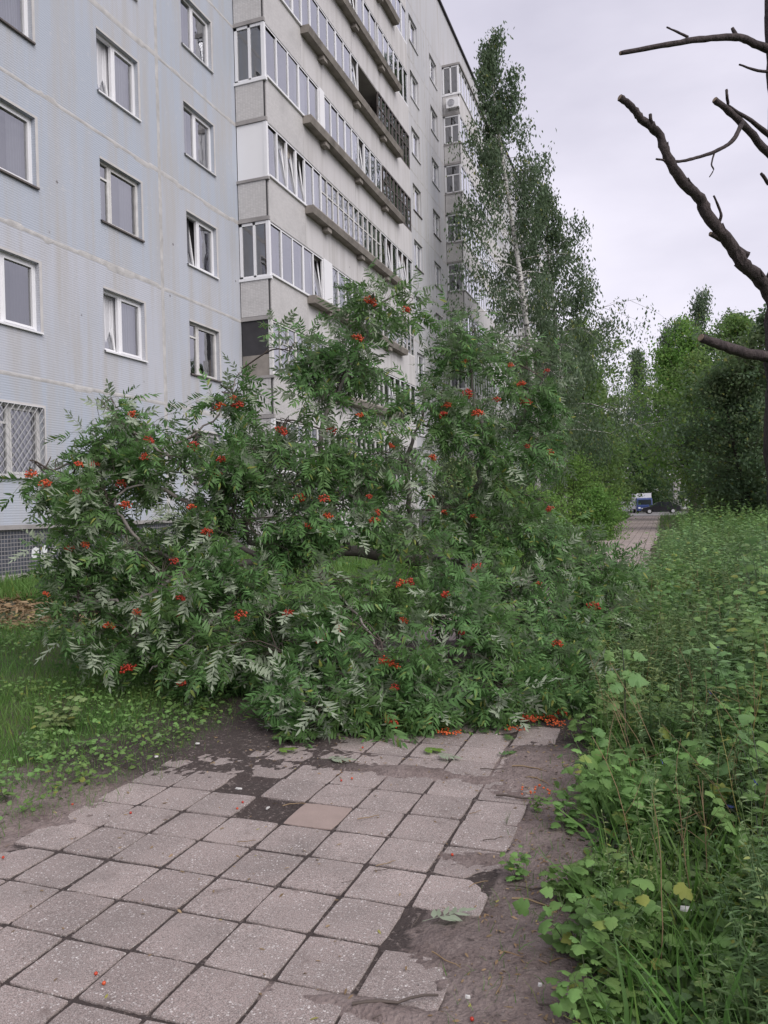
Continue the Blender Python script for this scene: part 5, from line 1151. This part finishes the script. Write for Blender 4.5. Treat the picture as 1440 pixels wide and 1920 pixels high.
def crush(seed, n, R):
    r = np.random.RandomState(seed); an = r.uniform(0, 6.28, n); q = r.rand(n) ** .5 * R; p = np.stack([np.cos(an) * q * 1.4, np.sin(an) * q, r.uniform(.006, .03, n)], -1)
    return mesh_np('crushed_berries', *instance(IV, IF, np.repeat(np.eye(3)[None], n, 0) * np.array([1, 1, .7]), p, r.uniform(.006, .009, n)), M['orangeberry'], True)
for x, y, n_, R, lab in ((840, 1380, 60, .07, 'orange crushed berries on the slab under the crown'), (965, 1372, 30, .06, 'orange berry scraps on the slab further right'), (1000, 1350, 46, .08, 'heap of orange-red berries at the right foot of the crown'), (1040, 1362, 40, .06, 'orange berries beside the earth edge below the crown'), (1000, 1490, 16, .07, 'few trampled berries on the bare earth strip')):
    lying('crushed_berries', lab, crush(int(x), n_, R), x, y, .012, 0, 1, 'berries')
one = mesh_np('loose_berry', IV * .0075, IF, M['berry'], True)
for (x, y) in ((136, 1511), (455, 1507), (6, 1611), (245, 1527), (180, 1830), (195, 1848), (885, 1916), (660, 1462), (640, 1466), (680, 1404), (848, 1606), (445, 1519)):
    lying('loose_berry', 'single red berry lying loose on the paving slabs', one, x, y, .009, 0, 1, 'berry', 'loose red berries on the slabs')
tws = []
for s in range(4):
    ln = curve3((0, 0, .004), (1, .1, 0), 1.0, 6, 0, .16, rw); ln[:, 2] = .012 * 4 * np.abs(np.sin(np.arange(7))) * .4 + .01; tws.append(mesh_np('dry_twig', *thin_tubes([(ln, .022, .014)], 4), M['dryleaf'] if s % 2 else M['twig']))
for i, (x, y, a, s) in enumerate([(700, 1638, .7, .09), (705, 1628, .8, .10), (640, 1660, .6, .06), (880, 1668, 1.2, .10), (770, 1745, 1.6, .11), (810, 1790, -.5, .14), (950, 1665, .0, .22), (960, 1690, .1, .20), (1000, 1690, -.4, .12), (945, 1790, -.2, .16), (660, 1890, .35, .30), (840, 1695, -.4, .05), (700, 1915, 1.0, .07), (445, 1583, .5, .09), (900, 1445, .1, .16), (960, 1440, .2, .2), (930, 1495, .1, .3), (880, 1530, .9, .08), (1020, 1560, .5, .15), (1030, 1810, .8, .12), (1010, 1890, .3, .14), (670, 1540, .7, .12), (690, 1485, .4, .08), (530, 1515, .9, .13), (985, 1610, 1.3, .12), (930, 1870, 1.5, .1), (905, 1580, .5, .12), (990, 1460, -.3, .18)]):
    p = gpix(x, y); lying('dry_twig', 'long dry twig on the slabs at the bottom of the picture' if s >= .29 and y > 1800 else 'longest dry twig on the earth strip below the crushed berries' if s >= .29 else 'thin dry twig lying on the bare earth strip right of the slabs' if p[0] > -.70 else 'short dry twig lying on top of the paving slabs', tws[i % 4], x, y, max(.006, float(gz(p[0], p[1])) * .5 + .010), a, s, 'twig', 'dry twigs on the earth strip' if p[0] > -.70 else 'dry twigs on the slabs')
n = 2600; x = np.concatenate([rw.uniform(-.75, .0, 1300), rw.uniform(-3.4, -.7, 1300)]); y = rw.uniform(2.0, 6.0, n); ok = (x < wedge(y) + .1) & ((x > -.7) | (rw.rand(n) < .25 + .5 * (y > 4.2))); x = x[ok]; y = y[ok]; n = len(x)
ix = np.clip(((x - BX0) / .019).astype(int), 0, len(bx) - 1); iy = np.clip(((y - BY0) / .019).astype(int), 0, len(by) - 1); P = np.stack([x, y, np.maximum(bz[ix, iy], np.where(x < -.7, .0, -9)) + .005], -1)
V, Fc = instance(*narrow(1, .16, 0, .15), frames(rand_dirs(n, rw) * np.array([1, 1, .1]), np.array([0, 0, 1]) + rw.normal(size=(n, 3)) * .25), P, rw.uniform(.010, .034, n))
tag(link('leaf_litter', mesh_np('leaf_litter', V, Fc, M['dryleaf'])), 'fine brown leaf crumbs strewn over the earth and slabs', 'litter', kind='stuff')
def scrap(name, lab, x, y, pts, mat, z=.014, cat='litter', th=.006):
    pts = [(a * .6, b * .6) for a, b in pts]; th *= .6; p = gpix(x, y); m = MB(); n = len(pts); m.v = [(a, b, 0) for a, b in pts] + [(a * .9, b * .9, th + .004 * (i % 2)) for i, (a, b) in enumerate(pts)]; m.f = [tuple(range(n))[::-1], tuple(range(n, 2 * n))] + [(i, (i + 1) % n, (i + 1) % n + n, i + n) for i in range(n)]; m.sm = [False] * (n + 2)
    return tag(m.build(name, M[mat], loc=(p[0], p[1], z)), lab, cat)
st4 = [(-.03, -.008), (.0, -.012), (.035, -.002), (.033, .008), (.0, .007), (-.028, .006)]
scrap('paper_scrap', 'white paper slip in the hole of the missing slab', 447, 1473, [(a * 1.1, b * 1.2) for a, b in st4], 'paper', -.02)
scrap('paper_scrap', 'narrow white slip in the second missing slab hole', 502, 1509, [(b * 1.0, a * .8) for a, b in st4], 'paper', -.02)
scrap('cigarette_butt', 'white cigarette butt on the dirt near the bottom', 877, 1883, [(a * .45, b * .6) for a, b in st4], 'paper', .02, 'litter', .009)
scrap('paper_scrap', 'crumpled white scrap on the dark earth at the weeds edge', 1013, 1877, [(a * .35, b * 1.0) for a, b in st4], 'paper', .05)
scrap('paper_scrap', 'white fleck on the dark earth near the lawn edge', 293, 1428, [(a * .6, b * 1.6) for a, b in st4], 'paper', .03)
scrap('paper_scrap', 'second white fleck above it on the dark earth', 370, 1403, [(a * .8, b * 1.4) for a, b in st4], 'paper', .03)
scrap('paper_scrap', 'white torn wrapper lying between the weeds', 1287, 1790, [(a * 1.0, b * 2.6) for a, b in st4], 'paper', .16)
dl = lg_shapes['ovate']; o = tag(link('dead_leaf', mesh_np('dead_leaf', dl[0] * np.array([1, .8, 1]), dl[1], plain('orange_dead_leaf', (.34, .13, .05), .8, .3, 20)), loc=tuple(pix(1132, 1762, 2.85)), rot=(.5, .6, -.6)), 'curled orange dead leaf caught in the weeds by the earth strip', 'leaf'); o.scale = (.062,) * 3

# ------------------------------------------------------------------ cars at the far end
def paint(name, c): return plain(name, c, .28, .02, 1, Metallic=.0, Coat_Weight=.6) if False else plain(name, c, .3, .03, 1)
M['tyre'] = plain('tyre_rubber', (.02, .02, .021), .85, .1, 5); M['rim'] = plain('alloy_rim', (.45, .45, .47), .35, .05, 5); M['lampglass'] = plain('lamp_glass', (.75, .76, .8), .2, .05, 5); M['carglass'] = plain('car_glass', (.02, .024, .03), .08, .1, 2)
def extr(mb, prof, y0, y1, inset=0.0):
    n = len(prof); b = len(mb.v)
    for y, s in ((y0, 1), (y0 + .06, 0), (y1 - .06, 0), (y1, 1)):
        for (x, z) in prof: cx = sum(p[0] for p in prof) / n; cz = sum(p[1] for p in prof) / n; k = 1 - .035 * s; mb.v.append((cx + (x - cx) * k, y, cz + (z - cz) * k))
    for l in range(3): mb.f += [(b + l * n + i, b + l * n + (i + 1) % n, b + (l + 1) * n + (i + 1) % n, b + (l + 1) * n + i) for i in range(n)]; mb.sm += [False] * n
    mb.f += [tuple(range(b, b + n))[::-1], tuple(range(b + 3 * n, b + 4 * n))]; mb.sm += [False, False]; return mb
def wheels(o, xs, w, r=.31):
    for x in xs:
        for s in (-1, 1):
            y = s * (w / 2 - .09); wl = MB().tube([(x, y - .1, r), (x, y + .1, r)], [r, r], 18).build('wheel', M['tyre'], o)
            MB().tube([(x, y + s * .095, r), (x, y + s * .108, r)], [r * .66, r * .6], 14).build('rim', M['rim'], wl)
def sedan(loc, yaw, col, label, roofz=1.45, hatch=False):
    o = tag(link('parked_car', None, loc=loc, rot=(0, 0, yaw)), label, 'car'); L_ = 4.45; w = 1.74
    body = [(-2.2, .30), (-2.22, .55), (-2.12, .74), (-1.2, .92), (.95, .98), (2.05, .96) if not hatch else (1.7, 1.0), (2.2, .86), (2.22, .45), (2.1, .28), (1.72, .24), (1.62, .52), (1.3, .62), (.98, .52), (.9, .22), (-1.0, .22), (-1.08, .52), (-1.4, .62), (-1.72, .52), (-1.82, .24)]
    extr(MB(), body, -w / 2, w / 2).build('body', col, o)
    roof = [(-1.15, .90), (-.42, roofz - .05), (.0, roofz), (.75, roofz - .02), (1.25 if not hatch else 1.75, roofz - .12), (1.78 if not hatch else 2.05, .96)]
    extr(MB(), roof, -w / 2 + .13, w / 2 - .13).build('cabin', col, o)
    for s in (-1, 1):
        y = s * (w / 2 - .126)
        for q in ([(-.92, .96), (-.40, roofz - .12), (.22, roofz - .07), (.22, .98)], [(.30, .98), (.30, roofz - .07), (.80, roofz - .09), (1.35, 1.0)]): MB().quad(*[(a, y, b) for a, b in (q if s < 0 else q[::-1])]).build('side_window', M['carglass'], o)
    MB().quad((-1.16, -.66, .93), (-1.16, .66, .93), (-.46, .60, roofz - .07), (-.46, -.60, roofz - .07)).build('windscreen', M['carglass'], o)
    for s in (-1, 1): MB().box((-2.21, s * .62 - .17, .60), (-2.05, s * .62 + .17, .74)).build('headlight', M['lampglass'], o)
    MB().box((-2.25, -.6, .40), (-2.20, .6, .56)).build('grille', M['dark'], o)
    wheels(o, (-1.4, 1.3), w); return o
sedan((-.05, 99.5, .03), .10, paint('black_car_paint', (.012, .012, .016)), 'black sedan parked across the far end of the path')
sedan((-5.3, 112.0, .03), 1.0, paint('white_car_paint', (.72, .72, .74)), 'small white car parked behind the blue-fronted truck', 1.55, True)
tk = tag(link('delivery_truck', None, loc=(-2.15, 106.5, .03), rot=(0, 0, .15)), 'white box truck with a blue cab parked behind the black sedan', 'truck')
extr(MB(), [(-1.0, .35), (-1.02, 1.0), (-.85, 1.85), (-.5, 2.0), (.35, 2.0), (.35, .35)], -.95, .95).build('cab', paint('blue_cab_paint', (.035, .06, .19)), tk, rot=(0, 0, math.pi / 2))
MB().box((-1.02, .38, .55), (1.02, 4.2, 2.62)).build('cargo_box', M['pvc'], tk)
MB().quad((-.82, -1.015, 1.12), (.82, -1.015, 1.12), (.78, -.90, 1.75), (-.78, -.90, 1.75)).build('windscreen', M['carglass'], tk)
for s in (-1, 1): MB().box((s * .68 - .14, -1.06, .62), (s * .68 + .14, -.98, .80)).build('headlight', M['lampglass'], tk)
for x in (-.85, .85):
    for y in (-.35, 3.2): wl = MB().tube([(x - .11, y, .36), (x + .11, y, .36)], [.36, .36], 18).build('wheel', M['tyre'], tk); MB().tube([(x + math.copysign(.105, x), y, .36), (x + math.copysign(.12, x), y, .36)], [.22, .2], 12).build('rim', M['rim'], wl)
# pale houses glimpsed between the far trunks
def house(loc, w, d, h, label, nst, rotz=0):
    o = tag(link('distant_house', None, loc=loc, rot=(0, 0, rotz)), label, 'building'); MB().box((-w / 2, 0, -.2), (w / 2, d, h)).build('wall', M['pvc'], o); MB().box((-w / 2 - .3, -.3, h), (w / 2 + .3, d + .3, h + .4)).build('roof', M['slab'], o)
    for k in range(nst):
        for i in range(int(w / 3.2)):
            x = -w / 2 + 1.6 + i * 3.2; wi = MB().box((x - .7, -.05, 1.0 + k * 2.9), (x + .7, -.003, 2.4 + k * 2.9)).build('window', M['oldwood'], o); MB().box((x - .6, -.08, 1.1 + k * 2.9), (x + .6, -.052, 2.3 + k * 2.9)).build('pane', M['carglass'], wi)
house((at(1275, 150)[0], 150, 0), 22, 10, 5.6, 'low white house glimpsed between the far maple trunks', 2)
house((at(1165, 190)[0], 190, 0), 30, 12, 26, 'pale tall block far behind the trees left of the path end', 9)
